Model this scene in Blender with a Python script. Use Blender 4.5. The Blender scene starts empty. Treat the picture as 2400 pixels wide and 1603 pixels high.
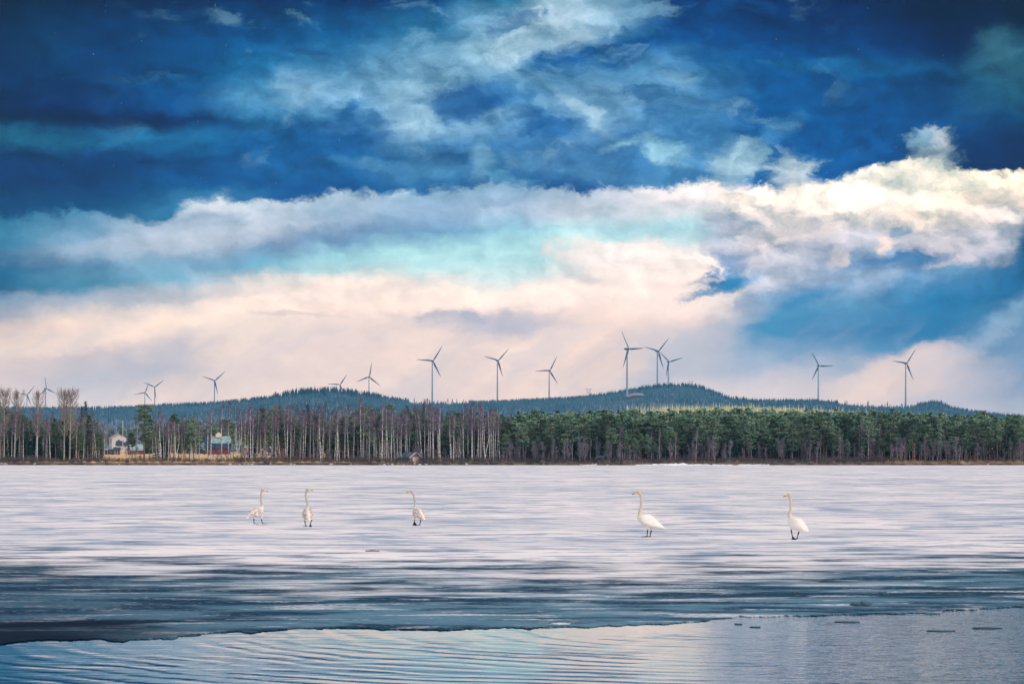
import bpy, math, random
import numpy as np

# ------------------------------------------------------------------ camera
F, CX, HY, CH = 6666.67, 1200.0, 1068.0, 2.18      # focal length and horizon of the 2400 px wide photograph, eye height in m
scene = bpy.context.scene
C = scene.collection
cam_data = bpy.data.cameras.new("camera")
cam_data.lens, cam_data.sensor_width, cam_data.sensor_fit = 100.0, 36.0, 'HORIZONTAL'
cam_data.shift_y = (HY - 801.5) / 2400.0
cam_data.clip_start, cam_data.clip_end = 0.5, 40000.0
cam = bpy.data.objects.new("camera", cam_data)
cam.location = (0, 0, CH)
cam.rotation_euler = (math.radians(90), 0, 0)
C.objects.link(cam)
scene.camera = cam

# ------------------------------------------------------------------ exposure and sampling
vs = scene.view_settings
vs.view_transform, vs.look, vs.gamma, vs.exposure = 'Standard', 'None', 1.0, 0.12
scene.cycles.use_denoising = True
scene.cycles.max_bounces = 6
scene.cycles.volume_bounces = 1
scene.cycles.transparent_max_bounces = 8

# ------------------------------------------------------------------ sun
SUN_EL, SUN_AZ = math.radians(36), math.radians(128)   # azimuth clockwise from the view direction (+Y)
sl = bpy.data.lights.new("sun", 'SUN')
sl.energy, sl.angle, sl.color = 1.5, math.radians(12), (1.0, 0.86, 0.74)
sun = bpy.data.objects.new("sun", sl)
C.objects.link(sun)
from mathutils import Vector, Matrix
sd = Vector((math.sin(SUN_AZ) * math.cos(SUN_EL), math.cos(SUN_AZ) * math.cos(SUN_EL), math.sin(SUN_EL)))
sun.rotation_euler = (-sd).to_track_quat('-Z', 'Y').to_euler()


def lin(c):
    r = []
    for v in c:
        v = v / 255.0
        r.append(v / 12.92 if v <= 0.04045 else ((v + 0.055) / 1.055) ** 2.4)
    return tuple(r) + (1.0,)


# ------------------------------------------------------------------ sky (world shader in azimuth / elevation)
world = bpy.data.worlds.new("World")
scene.world = world
world.use_nodes = True
nt = world.node_tree
nt.nodes.clear()


class NB:
    """small node-building helper"""
    def __init__(s, tree): s.t = tree
    def n(s, typ, **kw):
        nd = s.t.nodes.new(typ)
        for k, v in kw.items(): setattr(nd, k, v)
        return nd
    def put(s, sock, v):
        if isinstance(v, bpy.types.NodeSocket): s.t.links.new(v, sock)
        elif v is not None:
            if sock.type == 'RGBA' and not isinstance(v, (float, int)) and len(v) == 3: v = tuple(v) + (1.0,)
            sock.default_value = v
    def m(s, op, a, b=None, c=None, clamp=False):
        nd = s.n('ShaderNodeMath', operation=op, use_clamp=clamp)
        s.put(nd.inputs[0], a); s.put(nd.inputs[1], b)
        if c is not None: s.put(nd.inputs[2], c)
        return nd.outputs[0]
    def vm(s, op, a, b=None):
        nd = s.n('ShaderNodeVectorMath', operation=op)
        s.put(nd.inputs[0], a)
        if b is not None: s.put(nd.inputs[1], b)
        return nd
    def xyz(s, x, y, z=0.0):
        nd = s.n('ShaderNodeCombineXYZ')
        for i, v in enumerate((x, y, z)): s.put(nd.inputs[i], v)
        return nd.outputs[0]
    def sep(s, v):
        nd = s.n('ShaderNodeSeparateXYZ'); s.put(nd.inputs[0], v); return nd.outputs
    def noise(s, vec, scale, detail=4.0, rough=0.55, dist=0.0, typ='FBM', dims='3D'):
        nd = s.n('ShaderNodeTexNoise', noise_dimensions=dims)
        s.put(nd.inputs['Vector'], vec); nd.inputs['Scale'].default_value = scale
        nd.inputs['Detail'].default_value = detail; nd.inputs['Roughness'].default_value = rough
        nd.inputs['Distortion'].default_value = dist
        return nd.outputs
    def rng(s, v, a, b, c=0.0, d=1.0, mode='SMOOTHSTEP'):
        nd = s.n('ShaderNodeMapRange', interpolation_type=mode)
        for i, k in enumerate((v, a, b, c, d)): s.put(nd.inputs[i], k)
        return nd.outputs[0]
    def mix(s, f, a, b, blend='MIX'):
        nd = s.n('ShaderNodeMix', data_type='RGBA', blend_type=blend)
        s.put(nd.inputs[0], f); s.put(nd.inputs[6], a); s.put(nd.inputs[7], b)
        return nd.outputs[2]
    def ramp(s, f, stops, interp='LINEAR'):
        nd = s.n('ShaderNodeValToRGB'); cr = nd.color_ramp; cr.interpolation = interp
        while len(cr.elements) < len(stops): cr.elements.new(0.5)
        for e, (p, c) in zip(cr.elements, stops):
            e.position = p; e.color = c if len(c) == 4 else tuple(c) + (1.0,)
        s.put(nd.inputs[0], f)
        return nd.outputs[0]


def blob_group():
    g = bpy.data.node_groups.new("cloud_patch", 'ShaderNodeTree')
    for nm, ty in (('UV', 'NodeSocketVector'), ('Centre', 'NodeSocketVector'), ('Size', 'NodeSocketVector'),
                   ('Angle', 'NodeSocketFloat'), ('Soft', 'NodeSocketFloat'), ('Noise', 'NodeSocketFloat'),
                   ('Under', 'NodeSocketColor'), ('Colour', 'NodeSocketColor'), ('Amount', 'NodeSocketFloat')):
        g.interface.new_socket(nm, in_out='INPUT', socket_type=ty)
    g.interface.new_socket('Out', in_out='OUTPUT', socket_type='NodeSocketColor')
    b = NB(g)
    gi, go = b.n('NodeGroupInput'), b.n('NodeGroupOutput')
    d = b.vm('SUBTRACT', gi.outputs['UV'], gi.outputs['Centre']).outputs[0]
    r = b.n('ShaderNodeVectorRotate', rotation_type='Z_AXIS')
    b.put(r.inputs['Vector'], d); b.put(r.inputs['Angle'], gi.outputs['Angle'])
    q = b.vm('DIVIDE', r.outputs[0], gi.outputs['Size']).outputs[0]
    ln = b.vm('LENGTH', q).outputs['Value']
    ln = b.m('ADD', ln, gi.outputs['Noise'])
    mk = b.rng(ln, b.m('SUBTRACT', 1.0, gi.outputs['Soft']), b.m('ADD', 1.0, gi.outputs['Soft']), 1.0, 0.0)
    mk = b.m('MULTIPLY', mk, gi.outputs['Amount'])
    g.links.new(b.mix(mk, gi.outputs['Under'], gi.outputs['Colour']), go.inputs[0])
    return g


UPPER = {
 0: ((0,(2,12,48)),(100,(2,34,88)),(200,(2,46,102)),(262,(3,30,84)),(290,(2,8,50)),(318,(20,76,116)),(345,(28,94,130)),(385,(3,50,102)),(440,(2,36,90)),(500,(6,62,112))),
 200: ((0,(2,16,60)),(100,(3,56,112)),(200,(6,62,122)),(262,(3,44,106)),(292,(2,20,76)),(322,(20,78,128)),(345,(34,102,146)),(375,(6,58,112)),(440,(3,44,98)),(500,(10,76,124))),
 400: ((0,(2,26,78)),(100,(4,66,122)),(200,(12,88,146)),(262,(10,72,136)),(292,(6,48,114)),(330,(40,112,160)),(385,(8,62,122)),(450,(14,84,140)),(500,(40,116,162))),
 600: ((0,(3,32,88)),(100,(8,82,138)),(180,(44,118,168)),(235,(104,154,194)),(290,(52,116,168)),(340,(22,92,152)),(400,(14,80,144)),(450,(16,86,150))),
 800: ((0,(4,40,100)),(90,(24,96,150)),(160,(84,136,180)),(225,(140,174,206)),(275,(94,140,186)),(320,(30,88,150)),(370,(34,98,158)),(410,(30,90,152)),(450,(14,78,142))),
 1000: ((0,(6,60,116)),(80,(60,122,166)),(140,(134,168,198)),(200,(164,190,214)),(290,(156,186,212)),(335,(112,150,190)),(375,(52,108,164)),(405,(84,134,180)),(440,(30,90,152))),
 1200: ((0,(60,130,170)),(50,(150,178,204)),(120,(184,204,218)),(170,(150,180,208)),(225,(84,132,180)),(290,(120,158,198)),(345,(70,120,174)),(385,(90,136,182)),(430,(30,88,152))),
 1400: ((0,(120,160,192)),(50,(150,180,206)),(100,(56,114,166)),(160,(100,146,188)),(240,(150,180,210)),(310,(106,146,190)),(370,(80,124,176)),(410,(96,138,184)),(450,(14,76,144))),
 1600: ((0,(4,50,110)),(100,(8,76,140)),(170,(70,124,174)),(240,(96,140,186)),(320,(80,130,180)),(390,(96,142,188)),(430,(70,124,176))),
 1800: ((0,(3,36,92)),(100,(6,66,130)),(170,(10,84,146)),(250,(14,88,152)),(340,(12,86,152)),(420,(18,98,164))),
 2000: ((0,(2,20,72)),(80,(3,44,104)),(130,(6,62,122)),(175,(14,88,146)),(250,(8,76,138)),(350,(10,82,148)),(420,(10,88,156))),
 2200: ((0,(2,10,52)),(90,(2,18,72)),(140,(2,30,90)),(185,(12,74,126)),(280,(8,66,124)),(340,(12,76,136)),(400,(2,40,104))),
 2400: ((0,(2,8,44)),(90,(3,20,68)),(150,(26,84,120)),(220,(54,104,132)),(290,(10,62,108)),(340,(3,34,86)),(400,(2,24,76))),
}
LOWER = {
 0: ((490,(24,98,136)),(560,(60,126,162)),(620,(20,96,136)),(685,(12,84,126)),(712,(110,144,172)),(760,(200,190,186)),(800,(228,214,200)),(860,(222,210,204)),(950,(200,200,204)),(1050,(206,206,210))),
 200: ((480,(60,124,164)),(560,(120,158,190)),(620,(100,148,180)),(672,(64,130,164)),(705,(170,182,194)),(770,(240,222,206)),(830,(198,192,192)),(900,(188,194,204)),(950,(214,212,212)),(1050,(220,216,214))),
 400: ((470,(176,190,210)),(540,(176,194,214)),(600,(132,166,194)),(650,(110,170,200)),(685,(190,196,202)),(750,(246,230,214)),(800,(224,212,204)),(870,(192,192,198)),(930,(226,216,208)),(1050,(226,218,212))),
 600: ((460,(200,210,224)),(520,(186,200,218)),(580,(132,162,192)),(620,(100,172,202)),(645,(180,194,202)),(695,(250,236,224)),(760,(240,228,216)),(860,(232,220,210)),(930,(228,216,208)),(1050,(228,218,212))),
 800: ((450,(190,204,220)),(520,(140,168,200)),(572,(108,148,186)),(605,(156,212,224)),(635,(210,222,222)),(670,(252,238,226)),(730,(236,222,212)),(860,(232,218,210)),(930,(234,222,212)),(1050,(232,222,214))),
 1000: ((440,(164,188,212)),(500,(136,164,198)),(545,(116,160,196)),(590,(168,222,230)),(630,(190,228,232)),(660,(238,232,226)),(700,(246,230,216)),(740,(226,214,208)),(850,(238,222,210)),(930,(226,214,206)),(1050,(228,218,212))),
 1200: ((430,(150,178,208)),(490,(172,190,216)),(540,(146,196,220)),(600,(182,228,234)),(655,(206,230,232)),(690,(250,238,228)),(725,(236,222,214)),(765,(196,194,202)),(810,(242,226,212)),(930,(238,222,210)),(1050,(234,222,214))),
 1400: ((450,(196,204,222)),(500,(204,212,224)),(545,(180,222,232)),(590,(220,228,230)),(620,(236,232,230)),(690,(252,238,228)),(740,(236,220,210)),(780,(238,220,206)),(850,(236,218,204)),(930,(222,214,208)),(1050,(230,222,216))),
 1600: ((430,(230,226,228)),(490,(222,224,230)),(540,(184,220,230)),(575,(236,232,230)),(640,(250,240,232)),(700,(250,236,226)),(750,(230,216,210)),(800,(196,198,206)),(870,(186,194,206)),(930,(222,216,214)),(1050,(228,220,216))),
 1800: ((430,(250,240,230)),(500,(240,230,222)),(555,(212,208,216)),(610,(186,196,214)),(650,(130,166,198)),(700,(70,144,188)),(780,(60,134,180)),(840,(140,170,200)),(900,(196,202,212)),(940,(216,212,212)),(1050,(216,212,212))),
 2000: ((420,(255,246,232)),(500,(252,240,228)),(555,(200,202,214)),(600,(130,160,194)),(650,(140,172,204)),(710,(90,148,190)),(780,(36,116,170)),(840,(90,144,186)),(890,(170,184,202)),(940,(214,208,208)),(1050,(206,206,210))),
 2200: ((385,(255,246,228)),(470,(252,240,218)),(530,(230,222,218)),(590,(170,184,206)),(640,(100,148,188)),(700,(30,112,164)),(790,(24,108,162)),(850,(90,140,180)),(900,(170,182,200)),(950,(190,194,204)),(1050,(190,196,206))),
 2400: ((390,(255,244,222)),(450,(244,230,210)),(520,(206,204,208)),(580,(80,124,160)),(620,(16,84,130)),(700,(16,88,138)),(760,(70,130,172)),(820,(70,126,168)),(900,(130,152,182)),(960,(170,182,198)),(1050,(176,186,200))),
}
EDGE = ((0,518),(200,494),(330,506),(385,510),(430,482),(500,462),(600,470),(720,470),(800,456),(900,448),(1050,438),(1100,424),(1200,432),(1290,446),(1370,454),(1430,438),(1550,432),(1650,430),(1750,442),(1850,436),(1950,424),(2040,404),(2100,388),(2160,378),(2210,392),(2260,408),(2330,410),(2400,396))
# cx, cy, rx, ry, angle deg (positive tips the right end down), softness, noise weight, amount, colour
UP_PATCH = (
 (1330,50,110,75,0,.35,.9,.8,(196,208,222)), (1250,120,70,40,0,.5,.8,.6,(188,204,220)), (1440,20,70,60,0,.5,.7,.4,(150,176,204)),
 (1420,128,170,30,-8,.45,.7,.85,(12,80,144)), (1290,150,60,20,-15,.5,.6,.6,(24,92,152)),
 (1095,252,95,42,0,.5,.7,.85,(30,90,156)), (1290,300,70,32,10,.45,.7,.8,(36,96,160)), (1190,230,60,30,0,.6,.7,.4,(60,112,168)),
 (1370,262,75,14,40,.6,.5,.75,(180,202,222)), (1150,285,60,16,-12,.6,.6,.6,(150,184,212)), (960,300,50,30,0,.7,.6,.5,(176,200,220)),
 (805,262,50,12,-20,.6,.5,.75,(34,94,152)), (690,215,55,34,0,.7,.6,.55,(158,184,212)), (690,300,60,18,0,.6,.6,.6,(16,80,144)),
 (1110,380,28,34,30,.5,.8,.6,(150,186,212)), (940,385,150,12,2,.7,.5,.5,(104,150,192)), (1180,420,80,10,8,.6,.5,.6,(110,160,198)),
 (1560,190,70,50,0,.8,.6,.4,(130,166,202)), (1480,340,60,10,-20,.6,.7,.6,(170,206,226)), (1550,362,50,26,20,.5,1.1,.75,(170,208,228)), (1505,392,50,18,0,.5,.8,.6,(56,110,168)),
 (1720,388,62,46,-20,.5,1.2,.85,(184,208,224)), (1850,402,56,36,15,.5,1.3,.85,(206,216,224)), (1790,425,24,14,0,.6,.9,.6,(12,92,156)),
 (1810,310,65,20,-35,.7,1.,.5,(96,146,192)), (2185,352,50,36,20,.5,1.5,.9,(216,220,224)), (2160,340,30,24,0,.6,1.3,.6,(110,160,196)),
 (190,290,360,17,1,.7,.4,.7,(2,14,62)), (60,338,120,24,0,.8,.5,.5,(48,112,140)), (120,120,90,60,0,.9,.5,.4,(10,78,122)),
 (2330,150,60,45,20,.8,.8,.65,(94,134,152)), (2280,220,60,60,0,.9,.8,.4,(60,112,140)), (1950,170,180,16,3,.8,.5,.35,(50,120,168)),
 (470,470,120,22,-6,.7,.9,.5,(80,140,184)), (230,395,200,26,0,.8,.5,.5,(2,44,100)), (620,395,130,26,5,.8,.7,.45,(40,106,166)),
 (2300,360,150,34,0,.8,.5,.5,(2,24,82)),
)
LO_PATCH = (
 (1260,598,330,46,-3,.6,.5,.7,(178,228,234)), (1600,545,120,22,0,.8,.4,.5,(176,222,232)), (760,628,160,18,-8,.7,.5,.5,(150,208,220)),
 (1500,612,190,46,4,.3,.7,.85,(246,238,234)), (1580,680,160,60,0,.5,.6,.7,(252,240,232)),
 (1000,700,330,26,3,.5,.6,.5,(252,240,230)), (1240,702,160,18,4,.4,.9,.8,(254,242,232)), (700,668,130,26,0,.5,.8,.6,(248,234,224)),
 (1180,752,150,26,3,.6,.7,.75,(180,186,202)), (1090,738,70,10,3,.5,.7,.5,(160,172,196)), (690,736,90,6,2,.6,.8,.5,(190,188,196)),
 (800,622,500,10,0,.8,.8,.0,(0,0,0)),
 (1780,500,90,80,0,.4,.9,.7,(250,238,230)), (1900,470,160,36,-3,.5,.8,.7,(255,246,236)), (2000,440,200,30,-6,.5,.8,.7,(255,248,236)),
 (2160,430,110,40,0,.5,1.,.8,(255,248,232)), (2330,440,110,30,8,.5,1.,.6,(255,246,226)), (2330,475,90,18,0,.6,.9,.6,(214,204,196)),
 (2120,520,90,26,-20,.5,1.,.7,(246,232,216)), (1980,560,80,20,-15,.5,1.,.6,(196,200,214)), (1800,590,110,50,0,.5,.9,.7,(200,204,218)),
 (1840,560,90,22,-12,.5,1.,.6,(236,224,220)), (2240,585,110,44,0,.5,.9,.75,(204,204,216)), (2160,600,70,30,0,.5,1.1,.7,(220,214,220)),
 (1690,555,34,60,8,.5,1.,.6,(168,182,208)), (1730,530,60,20,0,.5,1.,.6,(184,192,212)),
 (2060,618,120,18,-5,.5,1.,.9,(30,110,168)), (2070,552,42,12,-12,.5,1.,.7,(110,152,194)), (2110,640,30,40,20,.6,.9,.7,(40,116,170)),
 (1672,664,46,24,-25,.5,1.5,.95,(16,108,168)), (1640,690,40,10,-20,.6,1.3,.5,(60,130,180)), (1700,668,70,16,-10,.7,1.2,.6,(40,122,178)), (1700,640,40,40,0,.4,1.2,.6,(30,120,176)), (1650,690,60,10,-10,.6,1.2,.6,(70,140,186)),
 (1960,660,130,36,-6,.7,.7,.7,(150,176,208)), (1800,672,80,18,-22,.5,.9,.75,(196,204,220)), (1850,696,110,22,-8,.6,.7,.75,(36,126,182)),
 (2040,575,26,22,-40,.5,1.2,.8,(240,224,214)), (1955,602,22,14,-50,.5,1.2,.8,(226,216,216)),
 (2400,590,34,70,0,.5,.5,.8,(8,76,124)), (2250,680,160,30,-8,.9,.6,.5,(20,104,160)),
 (2330,775,200,22,-33,.8,.4,.6,(142,178,208)), (2120,862,130,34,-12,.6,.6,.8,(232,216,206)), (2060,905,120,34,-10,.7,.5,.8,(234,218,206)), (2200,880,110,44,0,.8,.6,.6,(220,210,206)),
 (1640,800,260,26,-32,.9,.4,.5,(176,186,204)), (1560,905,120,50,-30,.9,.4,.35,(190,196,208)), (1850,890,130,26,-20,.9,.5,.45,(222,214,212)),
 (500,560,420,26,-6,.8,.5,.4,(206,214,226)), (760,560,260,22,-12,.7,.5,.5,(120,152,190)), (470,478,90,16,-4,.6,1.3,.6,(214,222,232)),
 (250,700,230,16,-3,.7,.9,.5,(150,168,190)), (300,780,240,20,-10,.7,.6,.6,(252,236,218)), (60,620,160,24,0,.8,.6,.5,(14,90,134)),
 (330,850,140,30,-10,.9,.5,.5,(182,188,200)), (870,790,120,30,-20,.9,.5,.3,(206,204,206)), (1330,800,140,34,-28,.8,.4,.5,(252,236,222)), (1120,850,100,30,-25,.9,.4,.3,(218,208,204)),
)


def build_world():
    b = NB(nt)
    dirv = b.n('ShaderNodeTexCoord').outputs['Generated']
    x, y, z = b.sep(dirv)
    az = b.m('ARCTAN2', x, y)
    el = b.m('ARCSINE', b.m('MINIMUM', b.m('MAXIMUM', z, -1.0), 1.0))
    U = b.m('MULTIPLY_ADD', az, F, CX)
    V = b.m('MULTIPLY_ADD', el, -F, HY)
    uv0 = b.xyz(b.m('MULTIPLY', U, 0.001), b.m('MULTIPLY', V, 0.001), 0.37)
    # rolling distortion, coarse to fine: gives every patch and band below a billowing edge
    uvs = b.vm('MULTIPLY', uv0, (1.0, 1.7, 1.0)).outputs[0]
    w1 = b.noise(uvs, 2.6, 3.0, 0.5)[1]
    w2 = b.noise(uvs, 9.0, 9.0, 0.66)[1]
    w3 = b.noise(b.vm('ADD', uvs, (7.3, 2.1, 4.0)).outputs[0], 9.0, 6.0, 0.6)[0]
    d1 = b.vm('MULTIPLY', b.vm('SUBTRACT', w1, (.5, .5, .5)).outputs[0], (0.16, 0.045, 0.0)).outputs[0]
    d2 = b.vm('MULTIPLY', b.vm('SUBTRACT', w2, (.5, .5, .5)).outputs[0], (0.12, 0.075, 0.0)).outputs[0]
    uvw = b.vm('ADD', b.vm('ADD', uv0, d1).outputs[0], d2).outputs[0]
    n1 = b.m('MULTIPLY_ADD', b.noise(b.vm('MULTIPLY', uvw, (1.0, 1.5, 1.0)).outputs[0], 16.0, 10.0, 0.62, 0.4)[0], 2.0, -1.0)
    uw, vw, _ = b.sep(uvw)
    def columns(tab):
        vf = b.m('MULTIPLY', vw, 1.0 / 1.068)
        out = None
        ks = sorted(tab)
        for i, k in enumerate(ks):
            r = b.ramp(vf, [(p / 1068.0, lin(c)) for p, c in tab[k]], 'EASE' if False else 'LINEAR')
            out = r if out is None else b.mix(b.rng(uw, ks[i-1] / 1000.0, k / 1000.0), out, r)
        return out
    g = blob_group()
    def patches(col, tab):
        for (cx, cy, rx, ry, a, soft, nw, amt, c) in tab:
            if amt <= 0: continue
            nd = b.n('ShaderNodeGroup'); nd.node_tree = g
            b.put(nd.inputs['UV'], uvw); nd.inputs['Centre'].default_value = (cx / 1000, cy / 1000, 0.37)
            nd.inputs['Size'].default_value = (rx / 1000, ry / 1000, 1.0)
            nd.inputs['Angle'].default_value = -math.radians(a); nd.inputs['Soft'].default_value = soft
            b.put(nd.inputs['Noise'], b.m('MULTIPLY', n1, nw)); b.put(nd.inputs['Under'], col)
            nd.inputs['Colour'].default_value = lin(c); nd.inputs['Amount'].default_value = amt
            col = nd.outputs[0]
        return col
    up = patches(columns(UPPER), UP_PATCH)
    lo = patches(columns(LOWER), LO_PATCH)
    fc = b.n('ShaderNodeFloatCurve')
    cu = fc.mapping.curves[0]
    pts = [(u / 2400.0, v / 1068.0) for u, v in EDGE]
    while len(cu.points) < len(pts): cu.points.new(0.5, 0.5)
    for p, q in zip(cu.points, pts): p.location = q; p.handle_type = 'VECTOR'
    fc.mapping.update()
    b.put(fc.inputs['Value'], b.m('MULTIPLY', uw, 1 / 2.4, clamp=True))
    dv = b.m('SUBTRACT', b.m('MULTIPLY', vw, 1 / 1.068), fc.outputs[0])
    dv = b.m('ADD', dv, b.m('MULTIPLY', n1, 0.030))
    col = b.mix(b.rng(dv, -0.010, 0.012), up, lo)
    # fine cloud texture: brightness that wanders over every scale
    tex = b.m('ADD', b.m('MULTIPLY', n1, 0.26), b.m('MULTIPLY', b.m('SUBTRACT', w3, 0.5), 0.55))
    amt = b.rng(V, 300.0, 800.0, 1.5, 0.42)
    k = b.m('ADD', 1.0, b.m('MULTIPLY', tex, amt))
    col = b.vm('MULTIPLY', col, b.xyz(k, b.m('MULTIPLY_ADD', k, 0.9, 0.1), b.m('MULTIPLY_ADD', k, 0.8, 0.2))).outputs[0]
    # relief: the sunward side of every billow is lighter, the far side bluer
    ru = b.vm('MULTIPLY', uvw, (1.0, 1.6, 1.0)).outputs[0]
    ra = b.noise(ru, 4.6, 7.0, 0.56)[0]
    rb = b.noise(b.vm('ADD', ru, (0.020, -0.032, 0.0)).outputs[0], 4.6, 7.0, 0.56)[0]
    e = b.m('SUBTRACT', ra, rb)
    ea = b.m('ADD', b.m('MULTIPLY', b.rng(V, 470.0, 380.0), 2.9), b.m('MULTIPLY', b.m('MULTIPLY', b.rng(V, 380.0, 470.0), b.rng(V, 820.0, 620.0)), b.m('MULTIPLY_ADD', b.rng(U, 1550.0, 1750.0), 1.9, 1.3)))
    e = b.m('MULTIPLY', e, ea)
    col = b.vm('MULTIPLY', col, b.xyz(b.m('MAXIMUM', b.m('MULTIPLY_ADD', e, 1.25, 1.0), 0.25), b.m('MAXIMUM', b.m('MULTIPLY_ADD', e, 1.02, 1.0), 0.3), b.m('MAXIMUM', b.m('MULTIPLY_ADD', e, 0.86, 1.0), 0.35))).outputs[0]
    # slanting shower streaks under the low cloud
    sh = b.noise(b.xyz(b.m('MULTIPLY_ADD', vw, 1.5, uw), b.m('MULTIPLY_ADD', uw, -0.14, b.m('MULTIPLY', vw, 0.2)), 2.0), 7.0, 4.0, 0.5)[0]
    sm = b.m('MULTIPLY', b.rng(V, 730.0, 800.0), b.m('MULTIPLY', b.rng(sh, 0.40, 0.68), 0.34))
    col = b.mix(sm, col, lin((168, 182, 204)))
    # torn pale wisps and slate hollows inside the dark deck
    wn = b.noise(b.vm('ADD', b.vm('MULTIPLY', uvw, (1.0, 2.2, 1.0)).outputs[0], (3.1, 8.7, 0.0)).outputs[0], 5.5, 11.0, 0.6, 0.25)[0]
    deck = b.m('MULTIPLY', b.rng(V, 430.0, 330.0), b.m('MULTIPLY', b.rng(U, 150.0, 700.0), b.rng(U, 2100.0, 1700.0)))
    col = b.mix(b.m('MULTIPLY', b.rng(wn, 0.54, 0.70), b.m('MULTIPLY_ADD', deck, 0.46, 0.0)), col, lin((172, 198, 220)))
    col = b.mix(b.m('MULTIPLY', b.rng(wn, 0.47, 0.33), b.m('MULTIPLY_ADD', deck, 0.55, 0.04)), col, lin((24, 84, 146)))
    # the air in front dulls the sky: colours here are those of the clouds themselves
    col = b.vm('MULTIPLY', col, b.xyz(b.rng(V, 150.0, 950.0, 0.88, 1.38, 'LINEAR'), b.rng(V, 150.0, 950.0, 0.94, 1.14, 'LINEAR'), b.rng(V, 150.0, 950.0, 0.95, 1.03, 'LINEAR'))).outputs[0]
    cp = b.vm('POWER', b.vm('MAXIMUM', col, (0.0, 0.0, 0.0)).outputs[0], (1.24, 1.08, 1.08)).outputs[0]
    col = b.mix(b.rng(V, 640.0, 420.0), col, cp)
    # vignette put into the sky colour: both upper sides darkened
    dk = b.m('MULTIPLY', b.rng(b.m('ABSOLUTE', b.m('SUBTRACT', U, 1250.0)), 500.0, 1250.0), b.rng(V, 420.0, 20.0))
    dk = b.m('MULTIPLY_ADD', dk, -0.35, 1.0)
    col = b.vm('MULTIPLY', col, b.xyz(dk, dk, dk)).outputs[0]
    # sky above the picture: broken cloud over a clear sky
    sky = b.n('ShaderNodeTexSky', sky_type='NISHITA', sun_disc=False, sun_elevation=SUN_EL, sun_rotation=SUN_AZ)
    cn = b.noise(dirv, 3.0, 6.0, 0.6)[0]
    cover = b.rng(cn, 0.38, 0.56)
    over = b.mix(cover, b.vm('MULTIPLY', sky.outputs[0], (1.0, 1.0, 1.0)).outputs[0], (OVER[0], OVER[1], OVER[2], 1.0))
    col = b.vm('MULTIPLY', col, (10.0, 10.0, 10.0)).outputs[0]
    high = b.rng(el, math.radians(9.8), math.radians(30.0))
    side = b.rng(b.m('ABSOLUTE', az), math.radians(18.0), math.radians(70.0))
    col = b.mix(b.m('MAXIMUM', high, side), col, over)
    bg = b.n('ShaderNodeBackground')
    b.put(bg.inputs[0], col); bg.inputs[1].default_value = 0.1
    nt.links.new(bg.outputs[0], b.n('ShaderNodeOutputWorld').inputs[0])


OVER = (9.9, 9.45, 9.7)
build_world()
world.cycles.sampling_method = 'MANUAL'
world.cycles.sample_map_resolution = 1024

# ------------------------------------------------------------------ helpers
rnd = random.Random(7)
RS = np.random.RandomState(11)


def P(px, py, d):
    """point on the sight line of a photograph pixel, at distance d"""
    return Vector(((px - CX) / F * d, d, CH + (HY - py) / F * d))


def sstep(a, b, x):
    t = np.clip((np.asarray(x, float) - a) / (b - a), 0, 1)
    return t * t * (3 - 2 * t)


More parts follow.
